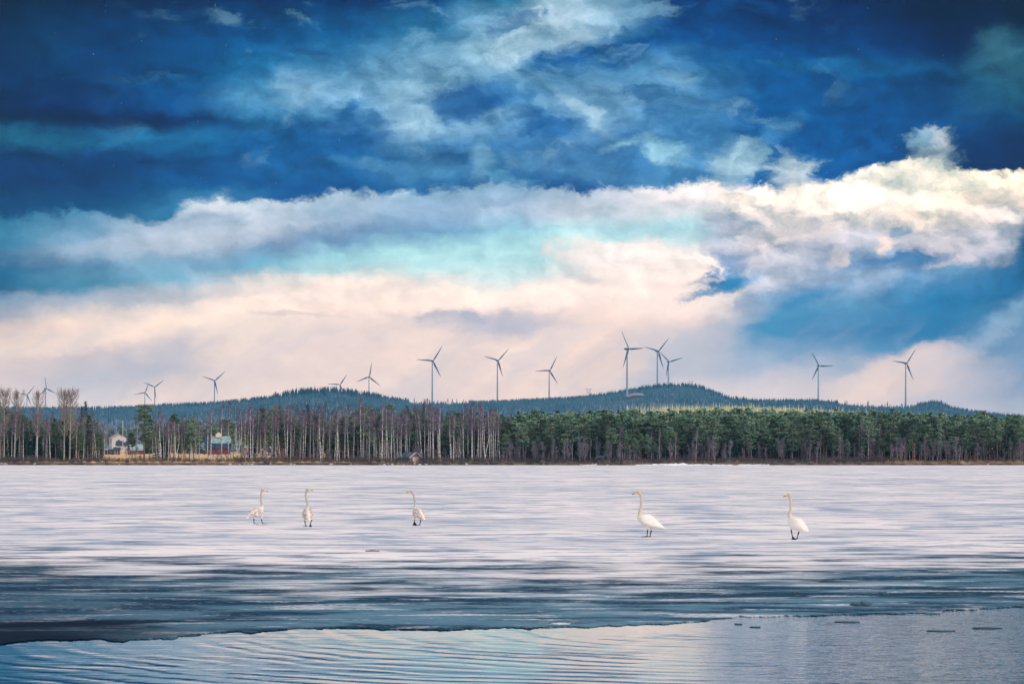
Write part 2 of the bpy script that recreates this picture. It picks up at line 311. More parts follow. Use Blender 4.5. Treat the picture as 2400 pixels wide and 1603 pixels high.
class MB:
    """collects triangles and quads and links them as ONE mesh object"""
    def __init__(s): s.v, s.t, s.q, s.n = [], [], [], 0
    def add(s, v, tris=None, quads=None, mi=0):
        v = np.asarray(v, float).reshape(-1, 3)
        for f, L in ((tris, s.t), (quads, s.q)):
            if f is not None and len(f): L.append((np.asarray(f, int) + s.n, mi))
        s.v.append(v); s.n += len(v)
        return s
    def arrays(s):
        V = np.concatenate(s.v) if s.v else np.zeros((0, 3))
        def cat(L, k):
            if not L: return np.zeros((0, k), int), np.zeros(0, int)
            return np.concatenate([f for f, _ in L]), np.concatenate([np.full(len(f), m) for f, m in L])
        return V, cat(s.t, 3), cat(s.q, 4)
    def mesh(s, name, mats, smooth=False):
        V, (T, tm), (Q, qm) = s.arrays()
        me = bpy.data.meshes.new(name)
        me.vertices.add(len(V)); me.vertices.foreach_set('co', V.ravel())
        me.loops.add(T.size + Q.size)
        me.loops.foreach_set('vertex_index', np.concatenate([T.ravel(), Q.ravel()]))
        me.polygons.add(len(T) + len(Q))
        ls = np.concatenate([np.arange(len(T)) * 3, T.size + np.arange(len(Q)) * 4])
        me.polygons.foreach_set('loop_start', ls)
        for m in (mats if isinstance(mats, (list, tuple)) else [mats]): me.materials.append(m)
        me.polygons.foreach_set('material_index', np.concatenate([tm, qm]))
        me.polygons.foreach_set('use_smooth', np.full(len(T) + len(Q), smooth))
        me.update(calc_edges=True); me.validate()
        return me
    def build(s, name, mats, parent=None, smooth=False):
        return link(name, s.mesh(name, mats, smooth), parent)
    def tube(s, pts, rad, k=5, mi=0, cap=True):
        pts = np.asarray(pts, float); n = len(pts)
        rad = np.broadcast_to(np.asarray(rad, float), (n,)) if np.ndim(rad) < 2 else np.asarray(rad, float)
        d = np.gradient(pts, axis=0); d /= np.linalg.norm(d, axis=1, keepdims=True) + 1e-12
        ref = np.array([0.0, 0.0, 1.0]) if abs(d[0, 2]) < 0.9 else np.array([0.0, 1.0, 0.0])
        a = np.cross(d, ref); a /= np.linalg.norm(a, axis=1, keepdims=True) + 1e-12
        b = np.cross(a, d)
        th = np.arange(k) * 2 * math.pi / k
        ra, rb = (rad, rad) if rad.ndim == 1 else (rad[:, 0], rad[:, 1])
        V = pts[:, None] + a[:, None] * (np.cos(th)[None, :, None] * ra[:, None, None]) + b[:, None] * (np.sin(th)[None, :, None] * rb[:, None, None])
        i = np.arange(n - 1)[:, None] * k; j = np.arange(k)[None]; j2 = (j + 1) % k
        quads = np.stack([i + j, i + j2, i + k + j2, i + k + j], -1).reshape(-1, 4)
        V = V.reshape(-1, 3); tr = None
        if cap:
            V = np.vstack([V, pts[0], pts[-1]]); c0, c1 = n * k, n * k + 1; jj = np.arange(k); j3 = (jj + 1) % k
            tr = np.vstack([np.stack([j3, jj, np.full(k, c0)], 1), np.stack([(n-1)*k + jj, (n-1)*k + j3, np.full(k, c1)], 1)])
        return s.add(V, tr, quads, mi)
    def box(s, lo, hi, mi=0, rot=0.0, origin=(0, 0, 0)):
        lo, hi = np.array(lo, float), np.array(hi, float)
        V = np.array([[(lo, hi)[i][0], (lo, hi)[j][1], (lo, hi)[k][2]] for i in (0, 1) for j in (0, 1) for k in (0, 1)])
        if rot:
            c, sn = math.cos(rot), math.sin(rot); o = np.array(origin, float)
            V = V - o; V = np.stack([V[:, 0]*c - V[:, 1]*sn, V[:, 0]*sn + V[:, 1]*c, V[:, 2]], 1) + o
        return s.add(V, None, [(0,1,3,2),(4,6,7,5),(0,4,5,1),(2,3,7,6),(0,2,6,4),(1,5,7,3)], mi)
    def ellipsoid(s, c, r, nu=14, nv=9, mi=0, R=None, fn=None):
        u = np.arange(nu) * 2 * math.pi / nu; v = np.linspace(0, math.pi, nv)[1:-1]
        X = np.sin(v)[:, None] * np.cos(u)[None]; Y = np.sin(v)[:, None] * np.sin(u)[None]; Z = np.repeat(np.cos(v)[:, None], nu, 1)
        V = np.stack([X, Y, Z], -1).reshape(-1, 3); V = np.vstack([V, [0, 0, 1], [0, 0, -1]])
        if fn is not None: V = fn(V)
        V = V * np.array(r, float)
        if R is not None: V = V @ np.array(R).T
        V = V + np.array(c, float)
        m = nv - 2; i = np.arange(m - 1)[:, None] * nu; j = np.arange(nu)[None]; j2 = (j + 1) % nu
        q = np.stack([i + j, i + nu + j, i + nu + j2, i + j2], -1).reshape(-1, 4)
        jj = np.arange(nu); j3 = (jj + 1) % nu; t0, t1 = m * nu, m * nu + 1
        tr = np.vstack([np.stack([jj, j3, np.full(nu, t0)], 1), np.stack([(m-1)*nu + j3, (m-1)*nu + jj, np.full(nu, t1)], 1)])
        return s.add(V, tr, q, mi)


def link(name, data, parent=None):
    o = bpy.data.objects.new(name, data); C.objects.link(o)
    if parent is not None: o.parent = parent
    return o


def tag(o, label=None, cat=None, group=None, kind=None):
    if label: o['label'] = label
    if cat: o['category'] = cat
    if group: o['group'] = group
    if kind: o['kind'] = kind
    return o


def thing(name, label, cat, loc=(0, 0, 0), rz=0.0, group=None):
    o = link(name, None); o.location = loc; o.rotation_euler = (0, 0, rz); o.empty_display_size = 0.5
    return tag(o, label, cat, group)


# ------------------------------------------------------------------ materials
def material(name, col, rough=0.8, col2=None, scale=1.0, contrast=1.0, rand=0.0, spec=0.3, stretch=None, bump=0.0, detail=5.0):
    m = bpy.data.materials.new(name); m.use_nodes = True
    t = m.node_tree; b = NB(t); pb = t.nodes['Principled BSDF']
    pb.inputs['Roughness'].default_value = rough; pb.inputs['Specular IOR Level'].default_value = spec
    c = tuple(col) + (1.0,)
    if col2 is not None:
        vec = b.n('ShaderNodeTexCoord').outputs['Object']
        if stretch: vec = b.vm('MULTIPLY', vec, stretch).outputs[0]
        n = b.noise(vec, scale, detail, 0.6)[0]
        w = 0.16 / contrast
        c = b.mix(b.rng(n, 0.5 - w, 0.5 + w), tuple(col) + (1.0,), tuple(col2) + (1.0,))
        if bump:
            bn = b.n('ShaderNodeBump'); bn.inputs['Distance'].default_value = bump; b.put(bn.inputs['Height'], n)
            t.links.new(bn.outputs[0], pb.inputs['Normal'])
    if rand:
        r = b.n('ShaderNodeObjectInfo').outputs['Random']
        k = b.m('MULTIPLY_ADD', r, 2 * rand, 1.0 - rand)
        c = b.vm('MULTIPLY', c if not isinstance(c, tuple) else c[:3], b.xyz(k, k, k)).outputs[0]
    b.put(pb.inputs['Base Color'], c)
    return m


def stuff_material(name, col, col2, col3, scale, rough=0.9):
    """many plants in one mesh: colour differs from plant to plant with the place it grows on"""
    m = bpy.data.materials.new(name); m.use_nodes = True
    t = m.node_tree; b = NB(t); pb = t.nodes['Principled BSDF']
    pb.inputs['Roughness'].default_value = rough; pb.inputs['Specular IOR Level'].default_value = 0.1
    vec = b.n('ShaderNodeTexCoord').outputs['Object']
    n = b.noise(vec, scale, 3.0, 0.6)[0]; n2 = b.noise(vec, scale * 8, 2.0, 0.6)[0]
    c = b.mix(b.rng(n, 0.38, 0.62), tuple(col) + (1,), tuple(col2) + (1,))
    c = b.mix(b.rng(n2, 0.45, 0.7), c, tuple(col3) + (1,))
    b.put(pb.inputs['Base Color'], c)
    return m


MT = {}
MT['birch_bark'] = material('birch_bark', (0.84, 0.78, 0.73), 0.8, (0.20, 0.18, 0.19), 1.6, 1.8, rand=0.22, stretch=(1, 1, 2.6))
MT['birch_twig'] = material('birch_twigs', (0.27, 0.20, 0.26), 0.9, (0.10, 0.085, 0.13), 0.6, rand=0.35)
MT['grey_bark'] = material('grey_bark', (0.40, 0.34, 0.34), 0.9, (0.16, 0.14, 0.17), 1.2, rand=0.3, stretch=(1, 1, 2))
MT['grey_twig'] = material('grey_twigs', (0.25, 0.21, 0.25), 0.9, (0.12, 0.11, 0.15), 0.6, rand=0.35)
MT['aspen_bark'] = material('aspen_bark', (0.46, 0.40, 0.34), 0.85, (0.24, 0.21, 0.20), 1.2, rand=0.1)
MT['aspen_twig'] = material('aspen_twigs', (0.30, 0.24, 0.20), 0.9, (0.20, 0.17, 0.16), 0.6)
MT['pine_bark'] = material('pine_bark', (0.30, 0.17, 0.11), 0.9, (0.16, 0.11, 0.10), 1.5, rand=0.3)
MT['pine_needle'] = material('pine_needles', (0.075, 0.155, 0.115), 0.8, (0.185, 0.245, 0.145), 0.45, 1.4, rand=0.55, spec=0.2)
MT['spruce_needle'] = material('spruce_needles', (0.014, 0.040, 0.034), 0.8, (0.028, 0.065, 0.045), 0.5, 1.4, rand=0.3, spec=0.2)

# ------------------------------------------------------------------ terrain
RIDGE = np.array([(-1500,965,7500),(-300,955,7500),(0,952,7500),(100,953,7500),(190,953,7500),(300,951,7500),(370,946,7500),(500,941,7400),(560,935,6600),(620,929,5900),(660,925,5500),(690,918,5300),(740,914,5200),(790,914,5200),(830,920,5300),(880,927,5600),(930,931,6100),(980,937,6500),(1050,937,6650),(1160,935,6750),(1290,929,6850),(1400,922,7000),(1450,915,7100),(1500,907,7200),(1550,901,7200),(1600,900,7200),(1640,904,7200),(1680,919,7100),(1710,931,6900),(1760,935,6700),(1900,935,6700),(1960,939,6600),(2010,944,6600),(2100,946,6600),(2160,943,6400),(2185,938,6200),(2205,940,6100),(2230,952,6000),(2265,959,6000),(2330,967,6000),(2400,973,6000),(2700,985,6000),(3900,1000,6000)], float)
FAR_TREE = 11.0


def shore_y(px):
    px = np.asarray(px, float)
    return 661 + 3.0 * np.sin(px * 0.011 + 1.0) + 1.6 * np.sin(px * 0.047) + 0.7 * np.sin(px * 0.13 + 2) + sstep(2000, 2150, px) * 1.0


def ground(px, d):
    """height of the land at distance d on the sight line px"""
    px, d = np.broadcast_arrays(np.asarray(px, float), np.asarray(d, float))
    s = d - shore_y(px)
    knoll = 12.0 * np.exp(-((px - 1484) / 34.0) ** 2 - ((d - 6400) / 300.0) ** 2)
    right = sstep(1050, 1350, px)
    z14 = np.interp(px, [-500, 200, 1050, 1350, 1700, 2100, 2400, 3000], [5, 4.3, 5.0, 12.0, 15.0, 13.5, 9.5, 8.0])
    near = np.interp(s, [-40, -3, 0, 2.2, 6, 60], [-1.6, -0.8, -0.12, 0.5, 0.75, 1.0])
    mid = 1.0 + (z14 - 1.0) * np.clip((s - 60) / 740.0, 0, 1) ** (1.25 - 0.25 * right)
    rz = np.interp(px, RIDGE[:, 0], RIDGE[:, 1]); rd = np.interp(px, RIDGE[:, 0], RIDGE[:, 2])
    zr = CH + (HY - rz) / F * rd - FAR_TREE
    t = np.clip((d - 1460) / (rd - 1460), 0, 1)
    far = z14 + (zr - z14) * t ** 1.75 - np.clip(d - rd, 0, 2500) * 0.012
    far = far + 4.0 * np.sin(px * 0.021 + d * 0.004) * sstep(1800, 2600, d) * (1 - sstep(0.80, 0.97, t))
    z = np.where(s < 60, near, np.where(d < 1460, mid, far))
    bumps = (0.20 * np.sin(px * 0.31) * np.sin(px * .023) + 0.16 * np.sin(px * 0.083 + s) + 0.08 * np.sin(px * 0.9 + 1.3 * s)) * sstep(0.5, 2.5, s) * (1 - sstep(30, 60, s) * 0.6)
    return z + bumps + knoll


def zg(px, d): return float(ground(px, d))


cols = np.concatenate([np.arange(-1500, -60, 60), np.arange(-60, 2460, 6), np.arange(2460, 3960, 60)]).astype(float)
srow = np.concatenate([[-40, -12, -6, -3, -1.5, -0.5, 0.3, 1, 1.8, 2.6, 3.6, 5, 7, 10, 15, 22, 32, 45, 60, 80, 110, 150, 200, 270, 350, 440, 540, 640, 740, 840],
                       np.geomspace(960, 9500, 70)])
PX, S = np.meshgrid(cols, srow); D = S + shore_y(PX)
Zt = ground(PX, D)
V = np.stack([(PX - CX) / F * D, D, Zt], -1).reshape(-1, 3)
nr, nc = PX.shape
ii = np.arange(nr - 1)[:, None] * nc + np.arange(nc - 1)[None]
Q = np.stack([ii, ii + 1, ii + nc + 1, ii + nc], -1).reshape(-1, 4)


def ground_material():
    m = bpy.data.materials.new('ground'); m.use_nodes = True
    t = m.node_tree; b = NB(t); pb = t.nodes['Principled BSDF']
    pb.inputs['Roughness'].default_value = 0.95; pb.inputs['Specular IOR Level'].default_value = 0.1
    co = b.n('ShaderNodeTexCoord').outputs['Object']; x, y, z = b.sep(co)
    n = b.noise(co, 0.35, 6, 0.65)[0]; nb = b.noise(co, 0.02, 4, 0.6)[0]
    straw = b.mix(b.rng(n, 0.4, 0.62), (0.80, 0.50, 0.24, 1), (0.46, 0.34, 0.17, 1))
    earth = b.mix(b.rng(n, 0.4, 0.6), (0.030, 0.026, 0.026, 1), (0.17, 0.12, 0.09, 1))
    moss = b.mix(b.rng(nb, 0.4, 0.6), (0.045, 0.06, 0.055, 1), (0.09, 0.085, 0.09, 1))
    # the mown field lies left of the boathouse, behind the bank
    fx = b.m('DIVIDE', x, y)
    field = b.m('MULTIPLY', b.rng(b.m('ADD', fx, b.m('MULTIPLY_ADD', nb, 0.02, -0.01)), -0.036, -0.075, 0.0, 1.0), b.rng(z, 0.35, 0.75))
    field = b.m('MULTIPLY', field, b.m('MULTIPLY', b.rng(y, 1500.0, 1250.0), b.rng(fx, -0.185, -0.155)))
    reed = b.m('MULTIPLY', b.rng(fx, 0.122, 0.135), b.rng(y, 690.0, 680.0))
    reed = b.m('MULTIPLY', reed, b.rng(z, 0.3, 0.45))
    bank = b.rng(z, 0.30, 0.60)
    c = b.mix(bank, earth, moss)
    c = b.mix(field, c, straw)
    c = b.mix(reed, c, b.mix(b.rng(n, 0.4, 0.6), (0.36, 0.22, 0.13, 1), (0.50, 0.36, 0.22, 1)))
    b.put(pb.inputs['Base Color'], c)
    return m


tag(MB().add(V, None, Q).build('ground', ground_material(), smooth=True), kind='structure')

# ------------------------------------------------------------------ water and ice
def water_material():
    m = bpy.data.materials.new('lake_water'); m.use_nodes = True
    t = m.node_tree; b = NB(t); pb = t.nodes['Principled BSDF']
    pb.inputs['Base Color'].default_value = (0.010, 0.035, 0.055, 1)
    pb.inputs['Roughness'].default_value = 0.02; pb.inputs['IOR'].default_value = 1.33
    co = b.n('ShaderNodeTexCoord').outputs['Object']; x, y, z = b.sep(co)
    wob = b.noise(co, 0.35, 3, 0.5)[0]
    # long low wavelets, running almost along the ice edge on the left, steeper and choppier on the right
    def waves(ang, wl, wb, seed):
        c, s = math.cos(ang), math.sin(ang)
        ph = b.vm('LENGTH', b.vm('SUBTRACT', co, (4.2 + ang * 2, 36.5, 0.0)).outputs[0]).outputs['Value']
        ph = b.m('ADD', ph, b.m('MULTIPLY', wob, wb))
        ph = b.m('ADD', b.m('MULTIPLY', ph, 2 * math.pi / wl), seed)
        return b.m('SINE', ph)
    right = b.rng(b.m('ADD', b.m('DIVIDE', x, y), b.m('MULTIPLY', wob, 0.03)), 0.065, 0.135)
    left = b.m('SUBTRACT', 1.0, right)
    gust = b.rng(b.noise(b.vm('MULTIPLY', co, (0.9, 0.5, 1.0)).outputs[0], 1.0, 2, 0.5)[0], 0.3, 0.7, 0.25, 1.5)
    a = b.m('MULTIPLY', waves(0.16, 0.50, 1.2, 0.0), 0.0012)
    a = b.m('ADD', a, b.m('MULTIPLY', waves(0.28, 0.27, 1.3, 1.0), 0.0003))
    sw = b.noise(b.vm('MULTIPLY', co, (0.25, 1.6, 1.0)).outputs[0], 1.0, 3, 0.5)[0]
    a = b.m('MULTIPLY', a, gust)
    a = b.m('ADD', a, b.m('MULTIPLY', sw, 0.0050))
    ch = b.noise(b.vm('MULTIPLY', co, (1.6, 3.6, 1.0)).outputs[0], 1.0, 4, 0.55)[0]
    ch2 = b.noise(b.vm('MULTIPLY', co, (5.0, 8.0, 1.0)).outputs[0], 1.0, 3, 0.55)[0]
    h = b.m('ADD', b.m('MULTIPLY', a, b.m('MULTIPLY_ADD', right, -0.75, 1.0)),
            b.m('ADD', b.m('MULTIPLY', ch, b.m('MULTIPLY_ADD', right, 0.0080, 0.0016)), b.m('MULTIPLY', ch2, b.m('MULTIPLY_ADD', right, 0.0034, 0.0005))))
    bn = b.n('ShaderNodeBump'); bn.inputs['Distance'].default_value = 1.0; b.put(bn.inputs['Height'], h)
    t.links.new(bn.outputs[0], pb.inputs['Normal'])
    return m


tag(MB().add([(-1500, -50, -0.007), (1500, -50, -0.007), (1500, 700, -0.06), (-1500, 700, -0.007)], None, [(0, 1, 2, 3)]).build('water', water_material()), kind='structure')

ICE_EDGE = ((-400,1520),(0,1508.7),(41,1503.6),(117,1498),(168,1499),(235,1494),(262,1500),(286,1502),(306,1494),(358,1494),(405,1494),(414,1492),(418,1488),(460,1484),(500,1480),(552,1479),(588,1483),(613,1476),(680,1471),(766,1469),(869,1471),(945,1474),(1000,1475),(1073,1473),(1124,1469),(1200,1470),(1232,1472),(1246,1471),(1252,1468),(1300,1467),(1379,1465),(1507,1460),(1609,1456),(1655,1454),(1663,1451),(1701,1447),(1737,1442),(1864,1442),(1997,1438),(2090,1436),(2135,1436),(2202,1437),(2209,1433),(2214,1429),(2289,1425),(2324,1422),(2375,1420),(2400,1419),(2800,1400))
ex = np.array([p[0] for p in ICE_EDGE], float); ey = np.array([p[1] for p in ICE_EDGE], float)
epx = np.arange(-400, 2800, 0.8)
e_y = np.interp(epx, ex, ey)
def fnoise(x, seed, octaves):
    r = np.random.RandomState(seed); out = np.zeros_like(x)
    for wl, amp in octaves:
        k = np.arange(int((x[-1] - x[0]) / wl) + 3); out += amp * np.interp((x - x[0]) / wl, k, r.uniform(-1, 1, len(k)))
    return out
e_y = e_y + fnoise(epx, 3, ((60, 1.5), (22, 1.5), (9, 0.8), (4, 0.4)))
epx = np.concatenate([[-30000, -12000, -5000, -1800], epx, [4200, 7000, 14000, 32000]]); e_y = np.concatenate([[1515, 1540, 1500, 1530], e_y, [1410, 1390, 1420, 1400]])
e_d = F * CH / (e_y - HY)
exw = (epx - CX) / F * e_d
rows = []
for k, (f_, dz) in enumerate(((0.0, -0.012), (0.0, -0.002), (0.02, 0.0))):
    rows.append(np.stack([exw, e_d + f_, np.full_like(exw, dz)], -1))
rows.append(np.stack([(epx - CX) / F * 60.0, np.full_like(exw, 60.0), np.zeros_like(exw)], -1))
rows.append(np.stack([(epx - CX) / F * 200.0, np.full_like(exw, 200.0), np.zeros_like(exw)], -1))
rows.append(np.stack([(epx - CX) / F * 690.0 * 3.0, np.full_like(exw, 690.0), np.zeros_like(exw)], -1))
Vi = np.concatenate(rows); ni = len(epx)
ii = (np.arange(len(rows) - 1)[:, None] * ni + np.arange(ni - 1)[None])
Qi = np.stack([ii, ii + 1, ii + ni + 1, ii + ni], -1).reshape(-1, 4)


def ice_material():
    m = bpy.data.materials.new('lake_ice'); m.use_nodes = True
    t = m.node_tree; b = NB(t); pb = t.nodes['Principled BSDF']
    co = b.n('ShaderNodeTexCoord').outputs['Object']; x, y, z = b.sep(co)
    st = b.noise(b.vm('MULTIPLY', co, (0.20, 0.15, 1.0)).outputs[0], 1.0, 9, 0.62)[0]         # drifts, metres long
    fine = b.noise(b.vm('MULTIPLY', co, (0.9, 0.7, 1.0)).outputs[0], 1.0, 7, 0.65)[0]
    big = b.noise(b.vm('MULTIPLY', co, (0.045, 0.03, 1.0)).outputs[0], 1.0, 4, 0.55)[0]
    grain = b.noise(co, 26.0, 3, 0.7)[0]
    thin = b.noise(b.vm('MULTIPLY', co, (0.34, 0.55, 1.0)).outputs[0], 1.0, 9, 0.66)[0]
    # how bare the ice is: wet and bare near the open water, dry crust further out
    wet = b.m('ADD', y, b.m('MULTIPLY_ADD', st, 46.0, -23.0))
    wet = b.m('ADD', wet, b.m('MULTIPLY_ADD', fine, 18.0, -9.0))
    fx = b.m('ABSOLUTE', b.m('ADD', b.m('DIVIDE', x, y), 0.0))
    wet = b.m('SUBTRACT', wet, b.m('MULTIPLY', b.rng(fx, 0.06, 0.20), 7.0))
    wet = b.m('ADD', wet, b.m('MULTIPLY_ADD', thin, 60.0, -30.0))
    wet = b.rng(wet, 63.0, 44.0, 0.0, 1.0)
    snow = b.mix(b.rng(grain, 0.3, 0.7), (0.77, 0.71, 0.70, 1), (0.95, 0.88, 0.85, 1))
    streak = b.m('ADD', b.m('MULTIPLY', st, 0.62), b.m('ADD', b.m('MULTIPLY', fine, 0.25), b.m('MULTIPLY', big, 0.22)))
    streak = b.m('ADD', b.m('MULTIPLY', streak, 0.55), b.m('MULTIPLY', thin, 0.52))
    s1 = b.rng(streak, 0.560, 0.512)
    s2 = b.rng(streak, 0.490, 0.435)
    hair = b.noise(b.vm('MULTIPLY', co, (0.42, 1.3, 1.0)).outputs[0], 1.0, 8, 0.66)[0]
    s3 = b.m('MULTIPLY', b.rng(hair, 0.460, 0.425), b.rng(y, 330.0, 120.0, 0.25, 0.75))
    dry = b.mix(b.m('MULTIPLY', s1, 0.88), snow, (0.30, 0.38, 0.50, 1))
    dry = b.mix(b.m('MULTIPLY', b.rng(b.noise(b.vm('MULTIPLY', co, (0.10, 0.06, 1.0)).outputs[0], 1.0, 6, 0.62)[0], 0.58, 0.42), 0.34), dry, (0.40, 0.45, 0.53, 1))
    dry = b.mix(s3, dry, (0.22, 0.33, 0.46, 1))
    dry = b.mix(b.m('MULTIPLY', s2, 0.9), dry, (0.07, 0.15, 0.25, 1))
    n2 = b.noise(b.vm('MULTIPLY', co, (0.35, 0.55, 1.0)).outputs[0], 1.0, 8, 0.6)[0]
    bare = b.mix(b.rng(b.m('ADD', b.m('MULTIPLY', n2, 0.6), b.m('MULTIPLY', thin, 0.4)), 0.42, 0.57), (0.006, 0.042, 0.085, 1), (0.095, 0.205, 0.280, 1))
    n3 = b.noise(b.vm('ADD', b.vm('MULTIPLY', co, (0.55, 1.3, 1.0)).outputs[0], (9.0, 3.0, 0.0)).outputs[0], 1.0, 5, 0.6)[0]
    gr = b.noise(b.vm('MULTIPLY', co, (9.0, 14.0, 1.0)).outputs[0], 1.0, 3, 0.7)[0]
    crust = b.m('MULTIPLY', b.rng(n3, 0.565, 0.61), b.rng(gr, 0.40, 0.56))
    bare = b.mix(crust, bare, (0.62, 0.64, 0.66, 1))
    bare = b.mix(b.m('MULTIPLY', b.rng(b.m('DIVIDE', x, y), -0.05, -0.18), 0.55), bare, (0.004, 0.030, 0.070, 1))
    bare = b.mix(b.m('MULTIPLY', b.rng(b.noise(b.vm('MULTIPLY', co, (7.0, 5.0, 1.0)).outputs[0], 1.0, 4, 0.7)[0], 0.50, 0.66), b.rng(n3, 0.42, 0.56, 0.1, 0.6)), bare, (0.30, 0.36, 0.41, 1))
    # black wet rim along the open water at the left
    rim = b.m('MULTIPLY', b.rng(b.m('ADD', b.m('DIVIDE', x, y), b.m('MULTIPLY_ADD', n2, 0.10, -0.05)), -0.08, -0.165), b.rng(b.m('ADD', y, b.m('MULTIPLY_ADD', n2, 9.0, -2.5)), 40.0, 38.2))
    bare = b.mix(b.m('MULTIPLY', rim, 0.96), bare, (0.002, 0.010, 0.026, 1))
    b.put(pb.inputs['Base Color'], b.mix(wet, dry, bare))
    b.put(pb.inputs['Roughness'], b.m('MULTIPLY_ADD', wet, -0.25, 0.75))
    b.put(pb.inputs['Specular IOR Level'], b.m('MULTIPLY_ADD', wet, -0.095, 0.10))
    bn = b.n('ShaderNodeBump'); bn.inputs['Distance'].default_value = 0.02; bn.inputs['Strength'].default_value = 0.6
    b.put(bn.inputs['Height'], b.m('ADD', fine, b.m('MULTIPLY', grain, 0.25)))
    t.links.new(bn.outputs[0], pb.inputs['Normal'])
    return m


tag(MB().add(Vi, None, Qi).build('ice', ice_material()), kind='structure')
MT['wet_ice'] = material('wet_dark_ice', (0.012, 0.04, 0.07), 0.35, (0.04, 0.10, 0.14), 6.0, spec=0.2)
MT['white_ice'] = material('white_ice', (0.72, 0.76, 0.80), 0.5, (0.5, 0.58, 0.66), 8.0)


def floe(px, py, wpx, hpx, label, mat, z0=-0.007, th=0.003, seed=0):
    d = F * CH / (py - HY); rr = random.Random(seed)
    w = wpx / F * d / 2; l = hpx * d * d / (F * CH) / 2; n = 22; top = []; bot = []
    for k in range(n):
        a = 2 * math.pi * k / n; q = 1 + rr.uniform(-0.28, 0.22)
        top.append((math.cos(a) * w * q, math.sin(a) * l * q, th + rr.uniform(-.001, .0015))); bot.append((math.cos(a) * w * q * 1.02, math.sin(a) * l * q * 1.02, -0.01))
    V = top + bot + [(0, 0, th)]
    q_ = [(k, (k + 1) % n, n + (k + 1) % n, n + k) for k in range(n)]; q_ = [tuple(reversed(f)) for f in q_]
    t_ = [(k, (k + 1) % n, 2 * n) for k in range(n)]
    o = MB().add(V, t_, q_).build('ice_floe', mat)
    o.location = ((px - CX) / F * d, d, z0)
    return tag(o, label, 'ice floe', 'floes drifting by the ice edge')


floe(1987, 1455, 52, 3.2, 'ragged dark ice floe alone in the water below the largest black hump', MT['wet_ice'], seed=1)
floe(2201, 1476, 62, 2.2, 'long faint dark ice floe among the choppy ripples, nearest the lower right', MT['wet_ice'], seed=2)
floe(2314, 1469, 64, 3, 'long black ice floe in the water close to the right border', MT['wet_ice'], seed=3)
floe(1731, 1460, 18, 1.6, 'small thin dark ice chip in the bright water, left one of two', MT['wet_ice'], seed=4)
floe(1770, 1467, 24, 1.6, 'small thin dark ice chip in the bright water, right and lower one of two', MT['wet_ice'], seed=5)
floe(1315, 1461, 40, 4, 'small bright white ice plate lying at the ice edge in the middle', MT['white_ice'], z0=0.0, seed=6)
for (px, py, w, h, lb) in ((2017, 1418, 62, 10, 'largest black meltwater hump on the dark ice, right of the middle'),
                           (2074, 1390.5, 24, 4, 'small black meltwater hump on the dark ice, behind the largest one'),
                           (1864, 1386.5, 26, 3, 'small flat black meltwater hump on the dark ice, left of the others')):
    d = F * CH / (py - HY); w_ = w / F * d / 2; rr = random.Random(int(px))
    mb = MB()
    for k in range(9):
        mb.ellipsoid((rr.uniform(-.75, .75) * w_, rr.uniform(-.2, .3), 0.0), (w_ * rr.uniform(.18, .38), rr.uniform(.15, .35), h * 0.0062 * rr.uniform(.4, 1.0)), 12, 6)
    o = mb.build('slush_hump', MT['wet_ice'], smooth=True); o.location = ((px - CX) / F * d, d, 0.0)
    tag(o, lb, 'ice hump', 'black humps on the dark ice')
mb = MB(); rr = random.Random(5); d = F * CH / (1292.5 - HY)
for k, (ox, s) in enumerate(((-.10, .05), (-.03, .04), (.06, .05), (.13, .03), (-.14, .025))):
    mb.tube([(ox - s, 0, .008), (ox, .02, .022), (ox + s, -.01, .006)], (.006, .013, .005), 6)
mb.tube([(-.15, .05, .01), (-.02, .0, .03), (.17, -.03, .012)], (.004, .008, .004), 6)
o = mb.build('driftwood', material('dark_wood', (.03, .03, .05), .8, (.06, .05, .06), 20)); o.location = ((873 - CX) / F * d, d, 0)
tag(o, 'little dark broken stick lying on the bright ice between the swans and the dark ice', 'stick')

# ------------------------------------------------------------------ haze: the air between the camera and the hills
def haze():
    m = bpy.data.materials.new('haze'); m.use_nodes = True
    t = m.node_tree; t.nodes.clear(); b = NB(t)
    pv = b.n('ShaderNodeVolumePrincipled')
    pv.inputs['Color'].default_value = (0.20, 0.58, 0.95, 1); pv.inputs['Density'].default_value = HAZE
    pv.inputs['Anisotropy'].default_value = 0.0
    t.links.new(pv.outputs[0], b.n('ShaderNodeOutputMaterial').inputs['Volume'])
    m.cycles.homogeneous_volume = True
    o = MB().box((-4300, -60, -3.0), (4300, 10300, 310)).build('haze', m)
    tag(o, 'thin blue air between the lake and the far hills', kind='stuff')


HAZE = 0.000038
haze()

# ------------------------------------------------------------------ tree kinds (each: a trunk mesh and a crown mesh)
def unit(v): return v / (np.linalg.norm(v, axis=-1, keepdims=True) + 1e-9)


def slivers(mb, a, b, w, rs, mi=0):
    """thin tapering twigs, three-sided, from points a to points b"""
    n = len(a); d = unit(b - a)
    r = unit(rs.normal(size=(n, 3))); s1 = unit(np.cross(d, r)); s2 = np.cross(d, s1)
    w = np.broadcast_to(np.asarray(w, float), (n,))[:, None]
    p = [a + s1 * w * .5, a - s1 * w * .25 + s2 * w * .43, a - s1 * w * .25 - s2 * w * .43, b]
    V = np.stack(p, 1).reshape(-1, 3); k = np.arange(n)[:, None] * 4
    T = np.concatenate([k + np.array([[0, 1, 3]]), k + np.array([[1, 2, 3]]), k + np.array([[2, 0, 3]])])
    mb.add(V, T, None, mi)


